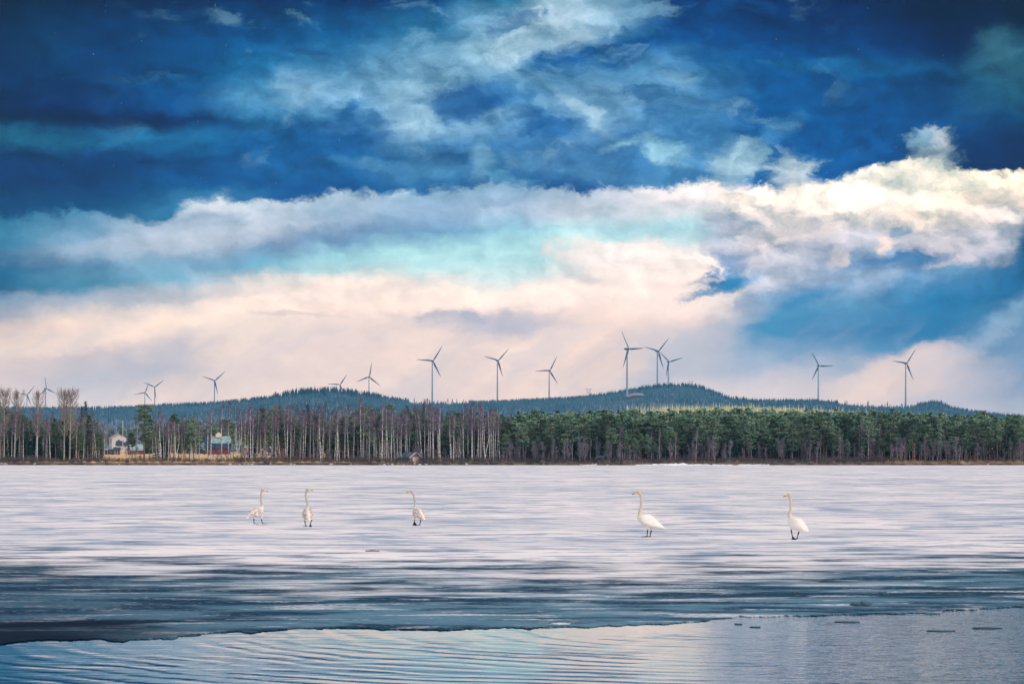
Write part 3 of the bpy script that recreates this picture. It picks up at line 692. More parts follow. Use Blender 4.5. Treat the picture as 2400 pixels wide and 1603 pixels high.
def leaves(mb, c, size, rs, mi=0, droop=0.0, flat=0.35):
    """small needle sprays: a bent pair of triangles each"""
    n = len(c); d = unit(rs.normal(size=(n, 3)) * [1, 1, 0.6] - [0, 0, droop]); u = unit(np.cross(d, unit(rs.normal(size=(n, 3)))))
    L = (size * rs.uniform(.6, 1.3, n))[:, None]
    nrm = np.cross(d, u)
    V = np.stack([c - d * L * .5, c + u * L * flat, c + d * L * .5 + nrm * L * .12, c - u * L * flat], 1).reshape(-1, 3)
    k = np.arange(n)[:, None] * 4
    mb.add(V, np.concatenate([k + np.array([[0, 1, 2]]), k + np.array([[0, 2, 3]])]), None, mi)


def trunk_path(rs, h, lean=0.0, bow=0.25, n=9):
    t = np.linspace(0, 1, n); ph = rs.uniform(0, 6.28); a = rs.uniform(0, 6.28)
    w = bow * (np.sin(t * 3.0 + ph) - math.sin(ph)) + 0.05 * np.sin(t * 11 + ph)
    return np.stack([w * math.cos(a) + lean * t * h, w * math.sin(a), t * h], 1)


def pt(path, t):
    t = np.asarray(t) * (len(path) - 1); i = np.clip(t.astype(int), 0, len(path) - 2); f = (t - i)[:, None]
    return path[i] * (1 - f) + path[i + 1] * f


def birch(seed, h=14.0, lean=0.0, fork=0, r0=0.13, spread=1.0, c0=0.48, nb=38, tw=10, wmul=1.0):
    rs = np.random.RandomState(seed); tr, cr = MB(), MB()
    paths = [trunk_path(rs, h, lean)]
    if fork:
        for q in range(fork):
            p = trunk_path(rs, h * rs.uniform(.82, .97), lean); off = rs.uniform(.5, 1.1) * (1 if (q + seed) % 2 else -1)
            z = p[:, 2] / h; s0 = rs.uniform(.04, .35); p[:, 0] += off * sstep(s0, s0 + .35, z); p[:, 1] += rs.uniform(-.4, .4) * sstep(s0, s0 + .4, z); paths.append(p)
    for p in paths:
        tt = np.linspace(0, 1, len(p)); tr.tube(p - [0, 0, .25], (r0 if p is paths[0] else r0 * .8) * (1 - .80 * tt) * (1 + .5 * np.exp(-tt * 30)), 6)
        n = int(nb / len(paths) * (1.25 if len(paths) > 1 else 1))
        t = c0 + (1 - c0) * rs.uniform(0, 1, n) ** .8; b0 = pt(p, t)
        az = rs.uniform(0, 6.28, n); up = rs.uniform(.9, 2.2, n)
        L = spread * rs.uniform(.8, 1.9, n) * (1.15 - .75 * t)
        d = unit(np.stack([np.cos(az), np.sin(az), up], 1)); mid = b0 + d * (L * .6)[:, None]
        end = mid + unit(d + [0, 0, -.15]) * (L * .6)[:, None]
        for k in range(n): cr.tube([b0[k], mid[k], end[k]], [.032 * wmul, .022 * wmul, .010 * wmul], 3, cap=False)
        m = n * tw; idx = np.repeat(np.arange(n), tw); f = rs.uniform(.15, 1.1, m)[:, None]
        a = b0[idx] * (1 - f) + end[idx] * f + rs.normal(size=(m, 3)) * .03
        dd = unit(d[idx] * .8 + rs.normal(size=(m, 3)) * .65 + [0, 0, rs.uniform(-.1, .4)])
        e = a + dd * rs.uniform(.35, .95, m)[:, None]
        slivers(cr, a, e, .030 * wmul, rs)
        a2 = a + (e - a) * rs.uniform(.3, .9, m)[:, None]
        slivers(cr, a2, a2 + unit(dd + rs.normal(size=(m, 3)) * .7 + [0, 0, -.25]) * rs.uniform(.25, .6, m)[:, None], .022 * wmul, rs)
    return tr, cr


def aspen(seed, h=17.0, spread=2.6, r0=.22):
    rs = np.random.RandomState(seed); tr, cr = MB(), MB()
    p = trunk_path(rs, h * .96, 0, .3, 11); tt = np.linspace(0, 1, 11)
    tr.tube(p - [0, 0, .3], r0 * (1 - .85 * tt), 7)
    n = 60; t = .30 + .66 * rs.uniform(0, 1, n) ** .75; b0 = pt(p, t); az = rs.uniform(0, 6.28, n)
    env = spread * np.sqrt(np.clip(1 - ((t - .62) / .52) ** 2, .05, 1))
    out = env * rs.uniform(.55, 1.0, n); rise = out * rs.uniform(1.2, 2.1, n)
    top = np.minimum(b0[:, 2] + rise, h + rs.uniform(-.6, .3, n)); end = np.stack([b0[:, 0] + out * np.cos(az), b0[:, 1] + out * np.sin(az), np.maximum(top, b0[:, 2] + .8)], 1)
    mid = b0 * .5 + end * .5 + np.stack([np.cos(az) * .3, np.sin(az) * .3, np.full(n, -.25)], 1)
    for k in range(n): tr.tube([b0[k], mid[k], end[k]], [.055, .035, .016], 4, cap=False)
    tw = 34; m = n * tw; idx = np.repeat(np.arange(n), tw); f = rs.uniform(.2, 1.05, m)[:, None]
    a = np.where(f < .5, b0[idx] * (1 - 2 * f) + mid[idx] * 2 * f, mid[idx] * (2 - 2 * f) + end[idx] * (2 * f - 1))
    dd = unit(unit(end[idx] - mid[idx]) * .9 + rs.normal(size=(m, 3)) * .45 + [0, 0, .35]); e = a + dd * rs.uniform(.4, 1.3, m)[:, None]
    slivers(cr, a, e, .034, rs)
    return tr, cr


def pine(seed, h=10.0, c0=.40, rad=1.8, clumps=52, per=60, size=.27, layered=False, taper=.75, r0=.14):
    rs = np.random.RandomState(seed); tr, cr = MB(), MB()
    p = trunk_path(rs, h * .97, rs.uniform(-.01, .01), .15); tt = np.linspace(0, 1, len(p)); tr.tube(p - [0, 0, .25], r0 * (1 - .8 * tt), 6)
    t = c0 + (1 - c0) * np.linspace(0, 1, clumps) ** .9
    if layered: t = np.clip(np.round(t * 12) / 12 + rs.uniform(-.035, .035, clumps), c0, .985)
    else: t = np.clip(t + rs.uniform(-.02, .02, clumps), c0 * .95, .99)
    u = (t - c0) / (1 - c0)
    env = rad * (1 - u ** 2.2 * taper) * (0.55 + .45 * sstep(0, .22, u)) * rs.uniform(.35, 1.05, clumps)
    az = rs.uniform(0, 6.28, clumps) if not layered else np.arange(clumps) * 2.4 + rs.uniform(0, .6, clumps)
    b0 = pt(p, t - .02); c = b0 + np.stack([np.cos(az) * env, np.sin(az) * env, env * .22 + .1], 1)
    for k in range(clumps): tr.tube([b0[k], b0[k] * .45 + c[k] * .55 + [0, 0, -.06], c[k]], [.045, .03, .012], 3, cap=False)
    sc = rs.uniform(.32, .62, clumps) * (rad / 1.8) ** .6
    idx = np.repeat(np.arange(clumps), per); m = len(idx)
    q = unit(rs.normal(size=(m, 3))) * rs.uniform(.35, 1, m)[:, None] ** .6
    leaves(cr, c[idx] + q * np.stack([sc[idx] * 1.15, sc[idx] * 1.15, sc[idx] * (.55 if not layered else .38)], 1), size, rs)
    return tr, cr


def spruce(seed, h=9.0, rad=1.6, tiers=26, per=90, size=.32):
    rs = np.random.RandomState(seed); tr, cr = MB(), MB()
    p = trunk_path(rs, h, 0, .04); tr.tube(p - [0, 0, .25], .12 * (1 - .93 * np.linspace(0, 1, len(p))), 6)
    for k in range(tiers):
        t = .06 + .92 * (k / (tiers - 1)) ** .95; R = rad * (1 - t) ** .85 * rs.uniform(.8, 1.12) + .08
        nb = max(5, int(10 * (1 - t) + 4)); az0 = rs.uniform(0, 6.28)
        for j in range(nb):
            az = az0 + j * 6.283 / nb + rs.uniform(-.2, .2); L = R * rs.uniform(.72, 1.1); m = max(5, int(per * L / rad / 6))
            f = rs.uniform(.15, 1, m); c = np.stack([np.cos(az) * f * L, np.sin(az) * f * L, t * h - .38 * f * L + .10 * f * f * L], 1)
            leaves(cr, c + rs.normal(size=(m, 3)) * .09, size * (1.1 - .4 * t), rs, droop=.5)
    return tr, cr


KINDS = {}


def kind(key, mk, mt_trunk, mt_crown, nm, **kw):
    tr, cr = mk(**kw)
    KINDS[key] = dict(name=nm, trunk=tr, crown=cr, tm=tr.mesh(nm + '_trunk', MT[mt_trunk], True), cm=cr.mesh(nm + '_crown', MT[mt_crown]), mats=(MT[mt_trunk], MT[mt_crown]))


for i in range(9):
    kind('birch%d' % i, birch, 'birch_bark', 'birch_twig', 'birch_tree', seed=20 + i, r0=(.12, .135, .11, .155, .10, .125, .115, .15, .11)[i], lean=(0, .02, -.03, 0, .05, -.015, .03, 0, -.06)[i], spread=(1, .8, 1.1, 1.2, .8, 1, .9, 1.1, .9)[i])
for i in range(3):
    kind('fork%d' % i, birch, 'birch_bark', 'birch_twig', 'birch_tree', seed=40 + i, fork=(1, 2, 1)[i], r0=.13, lean=(0, .01, -.02)[i])
for i in range(5):   # grey thin-stemmed young trees, twiggy almost to the ground
    kind('sapling%d' % i, birch, 'grey_bark', 'grey_twig', 'young_birch', seed=60 + i, h=6.5, r0=.06, c0=.22, nb=26, tw=12, spread=.8, fork=(0, 1, 0, 1, 2)[i], lean=(0, .03, -.05, .02, 0)[i])
for i in range(3): kind('aspen%d' % i, aspen, 'aspen_bark', 'aspen_twig', 'aspen_tree', seed=80 + i, spread=(2.3, 2.6, 2.1)[i])
for i in range(9):
    kind('pine%d' % i, pine, 'pine_bark', 'pine_needle', 'pine_tree', seed=100 + i, c0=(.36, .45, .30, .5, .4, .34, .42, .28, .38)[i], rad=(1.8, 1.6, 2.0, 1.7, 1.5, 1.9, 1.7, 1.6, 2.1)[i], taper=(.85, .75, .95, .7, .97, .85, .8, .98, .72)[i])
for i in range(2): kind('oldpine%d' % i, pine, 'pine_bark', 'pine_needle', 'pine_tree', seed=120 + i, h=14.0, c0=(.38, .30)[i], rad=2.5, clumps=84, per=56, layered=True, taper=.35, r0=.22, size=.38)
for i in range(4): kind('spruce%d' % i, spruce, 'grey_bark', 'spruce_needle', 'spruce_tree', seed=140 + i, rad=(1.5, 1.2, 1.8, 1.35)[i])
# lighter copies of the same trees for the uncounted wood behind
LIGHT = {}
for i in range(9):
    q = dict(c0=(.36, .45, .30, .5, .4, .34, .42, .28, .38)[i], rad=(1.8, 1.6, 2.0, 1.7, 1.5, 1.9, 1.7, 1.6, 2.1)[i], taper=(.85, .75, .95, .7, .97, .85, .8, .98, .72)[i])
    for lv, (cl, pr, sz) in enumerate(((44, 20, .42), (34, 11, .56))):
        tr, cr = pine(300 + i, clumps=cl, per=pr, size=sz, **q); LIGHT['pine%d' % i, lv] = dict(trunk=tr, crown=cr, mats=KINDS['pine%d' % i]['mats'])
    for lv, (b_, t_) in enumerate(((30, 7), (22, 5))):
        tr, cr = birch(320 + i, nb=b_, tw=t_, wmul=1.4, r0=.12); LIGHT['birch%d' % i, lv] = dict(trunk=tr, crown=cr, mats=KINDS['birch%d' % i]['mats'])
for i in range(4):
    for lv, (ti, pr, sz) in enumerate(((16, 30, .5), (12, 16, .7))):
        tr, cr = spruce(340 + i, rad=(1.5, 1.2, 1.8, 1.35)[i], tiers=ti, per=pr, size=sz); LIGHT['spruce%d' % i, lv] = dict(trunk=tr, crown=cr, mats=KINDS['spruce%d' % i]['mats'])
BASE_H = dict(birch=14.0, fork=14.0, sapling=6.5, aspen=17.0, pine=10.0, oldpine=14.0, spruce=9.0)


def tree(key, px, d, h, label, group, rz=None, wide=1.0, cat=None):
    k = KINDS[key]; s = h / BASE_H[key.rstrip('0123456789')]
    o = thing(k['name'], label, cat or k['name'].replace('_', ' '), ((px - CX) / F * d, d, zg(px, d)), rnd.uniform(-.35, .35) if rz is None else rz, group)
    o.scale = (s * wide, s * wide, s)
    link('trunk', k['tm'], o); link('crown', k['cm'], o)
    return o


def mass(name, items, label, cat=None):
    """trees nobody could count from here, merged into one object; items: (key, px, d, h, rz, wide)"""
    mats, slot, mb = [], {}, MB()
    for key, px, d, h, rz, wide in items:
        k = LIGHT[key, int(d > 760)]; s = h / BASE_H[key.rstrip('0123456789')]; c, sn = math.cos(rz), math.sin(rz)
        off = np.array([(px - CX) / F * d, d, zg(px, d)])
        for part, mt in ((k['trunk'], k['mats'][0]), (k['crown'], k['mats'][1])):
            if mt not in slot: slot[mt] = len(mats); mats.append(mt)
            if part is k['trunk'] and d > 820: continue
            V, (T, _), (Q, _) = part.arrays()
            V = np.stack([(V[:, 0] * c - V[:, 1] * sn) * s * wide, (V[:, 0] * sn + V[:, 1] * c) * s * wide, V[:, 2] * s], 1) + off
            mb.add(V, T, Q, slot[mt])
    return tag(mb.build(name, mats), label, cat, kind='stuff')


# ------------------------------------------------------------------ where the trees stand
ORD = ['first', 'second', 'third', 'fourth', 'fifth', 'sixth', 'seventh', 'eighth', 'ninth', 'tenth', 'eleventh', 'twelfth', 'thirteenth', 'fourteenth', 'fifteenth', 'sixteenth', 'seventeenth', 'eighteenth', 'nineteenth', 'twentieth'] + ['twenty-' + q for q in ('first', 'second', 'third', 'fourth', 'fifth', 'sixth', 'seventh')]
MARKS = [(0, 'the left border'), (120, 'the tall bare aspen with the forked fan crown'), (281, 'the white house'), (336, 'the big dark shore pine'), (512, 'the red barn'), (627, 'the black-roofed cabin'), (700, None), (985, 'the boathouse'), (1410, 'the teal-roofed shelter'), (2261, 'the lamp post'), (2400, 'the right border')]
MARKS = [m for m in MARKS if m[1] and 'fan' not in m[1]]  + [(1166, 'the middle turbine'), (865, 'the hill-shoulder turbine'), (503, 'the lone ridge turbine'), (1287, 'the smaller middle turbine'), (1470, 'the tallest turbine'), (1567, 'the summit turbines'), (1700, 'the last snow strip'), (1918, 'the flat-ridge turbine'), (2123, 'the rightmost turbine'), (1820, 'the yellow larch strip'), (2030, 'the clustered white birches')]
MARKS = sorted(m for m in MARKS if m[0] != 512)


def near_mark(px): return min(MARKS, key=lambda m: abs(m[0] - px))[1]


def place_label(pxs, i, what):
    """'third <what> right of <mark>' counted along the shore"""
    px = pxs[i]; best = None
    for mx, mn in MARKS:
        if (px > mx): n = sum(1 for q in pxs if mx < q <= px) - 1; side = 'right of'
        else: n = sum(1 for q in pxs if px <= q < mx) - 1; side = 'left of'
        if mn in ('the left border', 'the right border'): side = 'in from'
        if best is None or n < best[0]: best = (n, side, mn)
    n, side, mn = best
    o = ORD[max(0, n)]
    return '%s %s %s %s' % (o, what, side, mn)


# front birches read off the photograph: px at the foot, crown top row, lean (-1 left, 1 right), kind, brightness of position (distance)
FB = [(2,985,0,1),(27,975,0,1),(33,968,1,2),(55,985,0,0),(87,972,0,1),(110,990,0,2),(119,982,0,1),(178,985,1,1),(195,995,1,0),(217,1000,0,1),
 (227,965,-1,0),(246,992,0,3),(254,1000,-1,0),(322,985,0,0),(377,962,0,9),(384,975,0,0),(394,985,0,1),(412,985,1,10),(430,985,0,0),(457,992,0,1),
 (486,968,0,1),(494,955,0,0),(521,952,0,3),(535,945,0,1),(556,950,0,10),(560,962,0,1),(575,958,0,0),(588,952,0,1),(593,968,0,2),
 (605,960,0,0),(614,968,0,1),(622,958,0,1),(646,965,0,0),(657,955,-1,3),(673,950,0,1),(681,952,0,1),(687,965,1,0),(710,968,0,1),(714,958,1,5),
 (752,948,0,9),(756,950,1,3),(790,955,0,1),(796,965,0,0),(808,960,0,1),(818,968,0,5),(829,970,0,0),(847,935,0,7),(853,955,0,0),(866,965,0,2),(876,958,0,1),
 (895,950,0,1),(906,952,0,0),(911,955,0,5),(917,962,0,1),(926,958,0,1),(932,975,0,2),(941,985,0,0),(950,965,0,1),(958,978,1,4),
 (990,955,-1,8),(996,942,0,3),(1004,948,0,1),(1009,950,0,0),(1015,955,0,1),(1032,952,0,3),(1028,960,0,0),(1057,965,0,9),(1063,972,0,1),(1087,950,0,3),(1105,942,0,7),(1108,948,0,3),(1121,945,0,1),(1127,950,0,0),(1136,955,1,10),(1147,965,0,1),(1152,958,0,0),(1157,962,0,2),(1160,958,0,1),(1172,972,0,1),
 (1216,1005,0,0),(1232,1000,0,1),(1341,1000,0,4),(1384,1030,0,1),(1455,1000,0,0),(1459,1010,0,1),(1484,1030,0,0),(1492,1032,0,1),(1528,1010,0,1),(1546,1010,0,0),(1583,1012,0,1),(1631,1010,1,4),(1667,1015,0,1),(1663,1020,0,0),(1768,1030,0,1),
 (1923,1008,0,3),(1924,1018,0,0),(1969,1020,0,1),(2014,1000,0,0),(2018,990,0,1),(2023,1010,0,2),(2035,1000,0,1),(2040,1010,0,1),(2051,985,0,7),(2060,998,0,1),(2063,1000,0,0),(2069,1015,0,2),(2089,1020,0,0),(2104,1025,0,1),(2114,1030,0,0),(2123,1010,0,1),(2133,1000,0,3),(2141,1035,0,0),(2155,1030,0,1),(2167,1020,0,0),(2182,1015,0,1),(2186,1018,0,1),(2218,1010,-1,0),(2266,1015,0,1),(2281,1020,0,0),(2298,1015,-1,1),(2332,1020,-1,5),(2344,1030,0,0),(2358,1020,0,1),(2364,1012,0,2),(2378,1012,1,1)]
FB.sort()
fbx = [p[0] for p in FB]
for i, (px, ty, lean, kd) in enumerate(FB):
    d = float(shore_y(px)) + rnd.uniform(5, 16) + (4 if px > 2040 else 0)
    h = max(4.5, CH + (HY - ty) / F * d - zg(px, d))
    if kd >= 9: key = 'fork%d' % (kd - 9)
    elif lean: key = ('birch4' if lean > 0 else 'birch8')
    else: key = 'birch%d' % ((kd if kd > 2 else (0, 1, 2)[kd]) if i % 3 else (0, 1, 5, 7)[i % 4])
    look = 'forked birch' if kd >= 9 else ('leaning birch' if lean else ('stout white birch' if kd in (3, 7) else 'slim white birch'))
    tree(key, px, d, h, place_label(fbx, i, 'shore birch') + ', ' + {'forked birch': 'trunk forked', 'leaning birch': 'leaning ' + ('right' if lean > 0 else 'left'), 'stout white birch': 'stout white trunk', 'slim white birch': 'slim white trunk'}[look],
         'birches along the far shore', rz=rnd.uniform(-.3, .3), cat='birch tree')

ASP = [(9, 912, 'aspen0', 'tall bare tan aspen at the left border, its fan crown cut by the picture edge'), (34, 916, 'aspen2', 'tall bare aspen between the left border and the leftmost wind turbine'),
       (84, 918, 'aspen2', 'tall bare aspen between the two leftmost wind turbines, pale tan trunk'), (150, 914, 'aspen0', 'tallest bare aspen of the left pair, slender grey trunk'), (163, 914, 'aspen1', 'broad bare aspen right of its tall twin, twiggy fan crown')]
for px, ty, key, lb in ASP:
    d = float(shore_y(px)) + rnd.uniform(8, 20)
    tree(key, px, d, CH + (HY - ty) / F * d - zg(px, d), lb, 'tall bare aspens at the left', cat='aspen tree')

# named conifers of the left half
CON = [('oldpine0', 337, 946, 12, 1.0, 'big dark layered pine on the field edge, tallest tree in front of the houses'), ('oldpine1', 10, 955, 30, 1.0, 'dark pine mass at the left border behind the birches'),
       ('spruce2', 139, 1030, 10, 1.3, 'small dark green spruce low beside the left aspens'), ('spruce0', 192, 952, 330, 1.0, 'tiny spruce sticking above the far wood right of the aspens'), ('spruce1', 201, 940, 330, 1.0, 'slim spruce spire above the far wood, right of the broad aspen'),
       ('pine3', 310, 1012, 25, 1.2, 'low dark pine left behind the big shore pine'), ('pine0', 407, 968, 40, 1.0, 'green pine between the fork-trunked birches left of the red barn'), ('pine4', 432, 985, 30, .9, 'narrow green pine left of the red barn'), ('pine6', 455, 980, 12, 1.1, 'green pine with a bare lower trunk just left of the red barn'),
       ('spruce3', 590, 1000, 20, 1.1, 'dark spruce right of the red barn'), ('pine2', 618, 953, 35, 1.0, 'green round-topped pine above the black-roofed cabin'), ('pine5', 642, 955, 45, 1.0, 'green pine right of the black-roofed cabin'), ('spruce1', 722, 948, 30, 1.3, 'dark narrow-topped conifer rising over the birches, left of centre'), ('pine1', 733, 975, 40, 1.2, 'green pine under the dark narrow-topped conifer'),
       ('pine7', 765, 985, 30, 1.2, 'green pine behind the stout leaning birch pair'), ('pine8', 800, 975, 45, 1.2, 'broad green pine behind slim birches left of centre'), ('spruce2', 866, 1020, 12, 1.1, 'bushy spruce low between birches left of the boathouse'), ('oldpine1', 913, 944, 40, .8, 'dark round-crowned pine rising left of the boathouse'),
       ('spruce1', 955, 950, 60, 1.2, 'dark spruce spire rising straight above the boathouse'), ('spruce0', 795, 1045, 8, 1.3, 'short dark spruce at the shore left of centre'), ('spruce3', 1048, 966, 40, .9, 'yellow-green conifer right of the boathouse'), ('pine3', 1072, 962, 30, 1.1, 'yellow-green pine above the forked birch right of the boathouse'),
       ('spruce1', 993, 945, 30, .9, 'thin dark spruce among tall birches right of the boathouse'), ('spruce2', 1098, 1060, 7, 1.2, 'low dark spruce bush on the bank right of the boathouse')]
for key, px, ty, back, wide, lb in CON:
    d = float(shore_y(px)) + back
    tree(key, px, d, CH + (HY - ty) / F * d - zg(px, d), lb, 'conifers among the left birches', wide=wide, cat='pine tree' if 'pine' in key else 'spruce tree')

# second rows: birches and pines close behind the front ones (things), and the wood behind them (one mass)
back_b, back_p, saps = [], [], []
r2 = random.Random(21)
def open_at(px): return 236 < px < 345 or 470 < px < 560
TOPS = np.array([(0,958),(100,965),(230,975),(260,1000),(330,1010),(360,975),(420,978),(500,965),(560,958),(640,950),(700,952),(760,958),(860,948),(930,958),(1000,950),(1060,965),(1120,950),(1180,968),(1220,985)], float)
for k in range(1150):
    px = r2.uniform(-30, 1200)
    if open_at(px): continue
    s = 16 + 95 * r2.random() ** 1.2
    if 345 < px < 650: s = 12 + 40 * r2.random() ** 1.6 if r2.random() < .35 else 520 + 160 * r2.random()
    d = float(shore_y(px)) + s
    ty = np.interp(px, TOPS[:, 0], TOPS[:, 1]) + r2.uniform(-4, 30)
    h = CH + (HY - ty) / F * d - zg(px, d)
    conif = r2.random() < (.42 if s > 40 or px < 236 else .26)
    (back_p if conif else back_b).append((('pine%d' % r2.randrange(9) if r2.random() < .7 else 'spruce%d' % r2.randrange(4)) if conif else 'birch%d' % r2.randrange(9), px, d, min(h, 17) * r2.uniform(.8, 1.0), r2.uniform(0, 6.28), 1.0 + .25 * conif))
for k in range(150):    # the same wood going on past the left border
    px = -30 - 620 * r2.random(); d = float(shore_y(px)) + 8 + 90 * r2.random()
    back_b.append((('birch%d' if r2.random() < .6 else 'pine%d') % r2.randrange(9), px, d, r2.uniform(9, 14), r2.uniform(0, 6.28), 1.1))
for k in range(110):    # wood behind the houses
    px = r2.uniform(225, 350) if k < 60 else r2.uniform(468, 562); d = r2.uniform(1500, 1750) if px < 400 else r2.uniform(1230, 1400)
    top = 1000 if px < 400 else 985
    h = CH + (HY - top - r2.uniform(-5, 28)) / F * d - zg(px, d)
    (back_p if r2.random() < .4 else back_b).append((('pine%d' if r2.random() < .4 else 'birch%d') % r2.randrange(9), px, d, max(5, h), r2.uniform(0, 6.28), 1.2))
back_b.sort(key=lambda t: t[2]); back_p.sort(key=lambda t: t[2])
NB_ = 300 - len(FB); in_b = [t for t in back_b if t[1] > -30 and 'birch' in t[0]]
near_b = in_b[:NB_]; far_b = in_b[NB_:] + [t for t in back_b if t[1] <= -30 or 'birch' not in t[0]]
for key, px, d, h, rz, wide in near_b:
    reg = 'left of the white house' if px < 240 else ('between the big dark pine and the black-roofed cabin' if px < 650 else ('between the cabin and the boathouse' if px < 985 else 'between the boathouse and the pine forest'))
    tree(key, px, d, h, ('tall' if h > 13.3 else 'shorter') + ' ' + {'4': 'right-leaning', '6': 'right-leaning', '8': 'left-leaning', '2': 'left-leaning'}.get(key[-1], 'straight') + ' birch crowded behind the shore row, near ' + near_mark(px), 'birches crowded ' + reg, (rz - 3.14) * .12, wide, 'birch tree')
mass('birch_wood', far_b, 'dense dim mass of bare purple-grey birches behind the shoreline rows on the left')

# right-hand pine forest, rising with the land
r3 = random.Random(33); forest = []
FT = np.array([(1140,975),(1180,985),(1200,975),(1240,965),(1290,960),(1350,958),(1450,956),(1550,957),(1700,958),(1850,962),(2000,965),(2100,968),(2250,974),(2400,980),(2500,984)], float)
def add_row(s, step, hmin, hmax, lo=1170, hi=2800, jit=1.0):
    px = lo
    while px < hi:
        px += step * r3.uniform(.6, 1.4); d = float(shore_y(px)) + s + r3.uniform(-3, 3) * jit
        low = 1.0 - .25 * sstep(1150, 1230, 1300 - (px - 1150)) if False else 1.0
        forest.append([('pine%d' % r3.randrange(9)) if r3.random() < .88 else 'spruce%d' % r3.randrange(4), px, d, r3.uniform(hmin, hmax) * low * r3.choice((.8, .95, 1.0, 1.1)), r3.uniform(0, 6.28), r3.uniform(.95, 1.5)])
add_row(11, 17, 4.0, 10.5); add_row(16, 14, 6.0, 11.5); add_row(22, 13, 8.0, 11.0); add_row(29, 13, 8.5, 11.5)
s_ = 38
while s_ < 900:
    add_row(s_, 15 - s_ / 120, 9.0, 12.0, jit=2.0); s_ *= 1.105
forest = [f for f in forest if not (f[1] < 1230 and f[2] > 900 and CH is None)]
for f in forest:      # the skyline of the canopy falls off to the left end and the right border
    top = np.interp(f[1], FT[:, 0], FT[:, 1]); zmax = CH + (HY - top) / F * f[2]
    f[3] = float(min(f[3], max(4.5, zmax - zg(f[1], f[2]) + r3.uniform(-2.6, 2.0))))
forest.sort(key=lambda t: t[2])
others = back_p
near_f = [f for f in forest if f[1] < 2432][:250]; ids = set(map(id, near_f))
fpx = sorted(f[1] for f in near_f if f[2] < float(shore_y(f[1])) + 18.5)
for key, px, d, h, rz, wide in near_f:
    reg = 'left of the teal-roofed shelter' if px < 1396 else ('right of the teal-roofed shelter' if px < 1750 else ('behind the white birch cluster' if px < 2050 else ('left of the lamp post' if px < 2261 else 'right of the lamp post')))
    kd = 'pine' if 'pine' in key else 'spruce'
    row = 'front edge' if d < float(shore_y(px)) + 18.5 else 'second row'
    tree(key, px, d, h, (place_label(fpx, fpx.index(px), 'front-edge conifer') + ', green ' + kd) if row == 'front edge' else 'green %s %s %s in the second row, near %s' % ('tall' if h > 9 else 'low', 'broad' if wide > 1.22 else 'narrow', kd, near_mark(px)), 'conifers of the right forest, ' + reg, rz, wide, kd + ' tree')
for key, px, d, h, rz, wide in others[:50]:
    kd = 'pine' if 'pine' in key else 'spruce'; reg = 'left of the boathouse' if px < 985 else 'right of the boathouse'
    tree(key, px, d, h, 'dark %s %s half hidden in the birch wood, near %s' % ('tall' if h > 13 else 'shorter', kd, near_mark(px)), 'conifers inside the birch wood ' + reg, rz, wide, kd + ' tree')
mass('pine_forest', [f for f in forest if id(f) not in ids] + others[50:], 'green conifer canopy rolling back from the right shore towards the blue hills')

# grey young trees at the foot of the forest
r4 = random.Random(44); sp = []
for k in range(150):
    px = r4.choice([r4.uniform(1180, 1420), r4.uniform(1420, 1700), r4.uniform(1700, 2100), r4.uniform(2100, 2400)])
    sp.append((px, r4.uniform(1028, 1062)))
for q in (296, 306, 318, 328, 488, 500, 508, 516, 530, 541, 548, 571): sp.append((q, r4.uniform(1040, 1062)))
for k in range(40): sp.append((r4.uniform(620, 1180), r4.uniform(1040, 1066)))
sp.sort(); spx = [p[0] for p in sp]
for i, (px, ty) in enumerate(sp):
    d = float(shore_y(px)) + r4.uniform(3.5, 10); h = CH + (HY - ty) / F * d - zg(px, d)
    reg = 'between the cabin and the pine forest' if px < 1180 else ('left of the teal-roofed shelter' if px < 1396 else ('right of the teal-roofed shelter' if px < 1750 else ('in the middle of the right shore' if px < 2100 else 'near the lamp post')))
    sk = r4.randrange(5)
    tree('sapling%d' % sk, px, d, h, '%s grey %s young birch at the forest foot, near ' % ('taller' if h > 4.6 else 'short', ('upright', 'forked', 'leaning', 'forked', 'many-stemmed')[sk]) + near_mark(px), 'young birches ' + reg, r4.uniform(-.4, .4), r4.uniform(.8, 1.2), 'young birch')

# shrubs and dry grass on the bank
def shrubbery():
    rs = np.random.RandomState(5); mb = MB()
    n = 3400; px = rs.uniform(-60, 2440, n); px = px[~(((px > 2120) & (rs.uniform(size=len(px)) < .75)) | ((px > 236) & (px < 560) & (rs.uniform(size=len(px)) < .45)))]
    n = len(px); d = shore_y(px) + rs.uniform(2.2, 14, n); z = ground(px, d); b = np.stack([(px - CX) / F * d, d, z], 1)
    hh = rs.uniform(.5, 1.5, n) * (1 + .5 * np.sin(px * .03) * np.sin(px * .011))
    for q in range(7):
        a = b + rs.normal(size=(n, 3)) * [.25, .25, 0]; e = a + unit(rs.normal(size=(n, 3)) * [.35, .35, .1] + [0, 0, 1]) * (hh * rs.uniform(.7, 1.1, n))[:, None]
        slivers(mb, a, e, .05, rs)
        for w in range(5):
            f = rs.uniform(.3, .95, n)[:, None]; a2 = a + (e - a) * f
            slivers(mb, a2, a2 + unit(rs.normal(size=(n, 3)) + [0, 0, .8]) * rs.uniform(.25, .6, n)[:, None], .03, rs)
    return tag(mb.build('undergrowth', stuff_material('undergrowth', (.10, .08, .09), (.17, .13, .11), (.07, .07, .08), .08)), 'bare brown-grey shrubs and brush fringing the whole far bank', kind='stuff')
shrubbery()
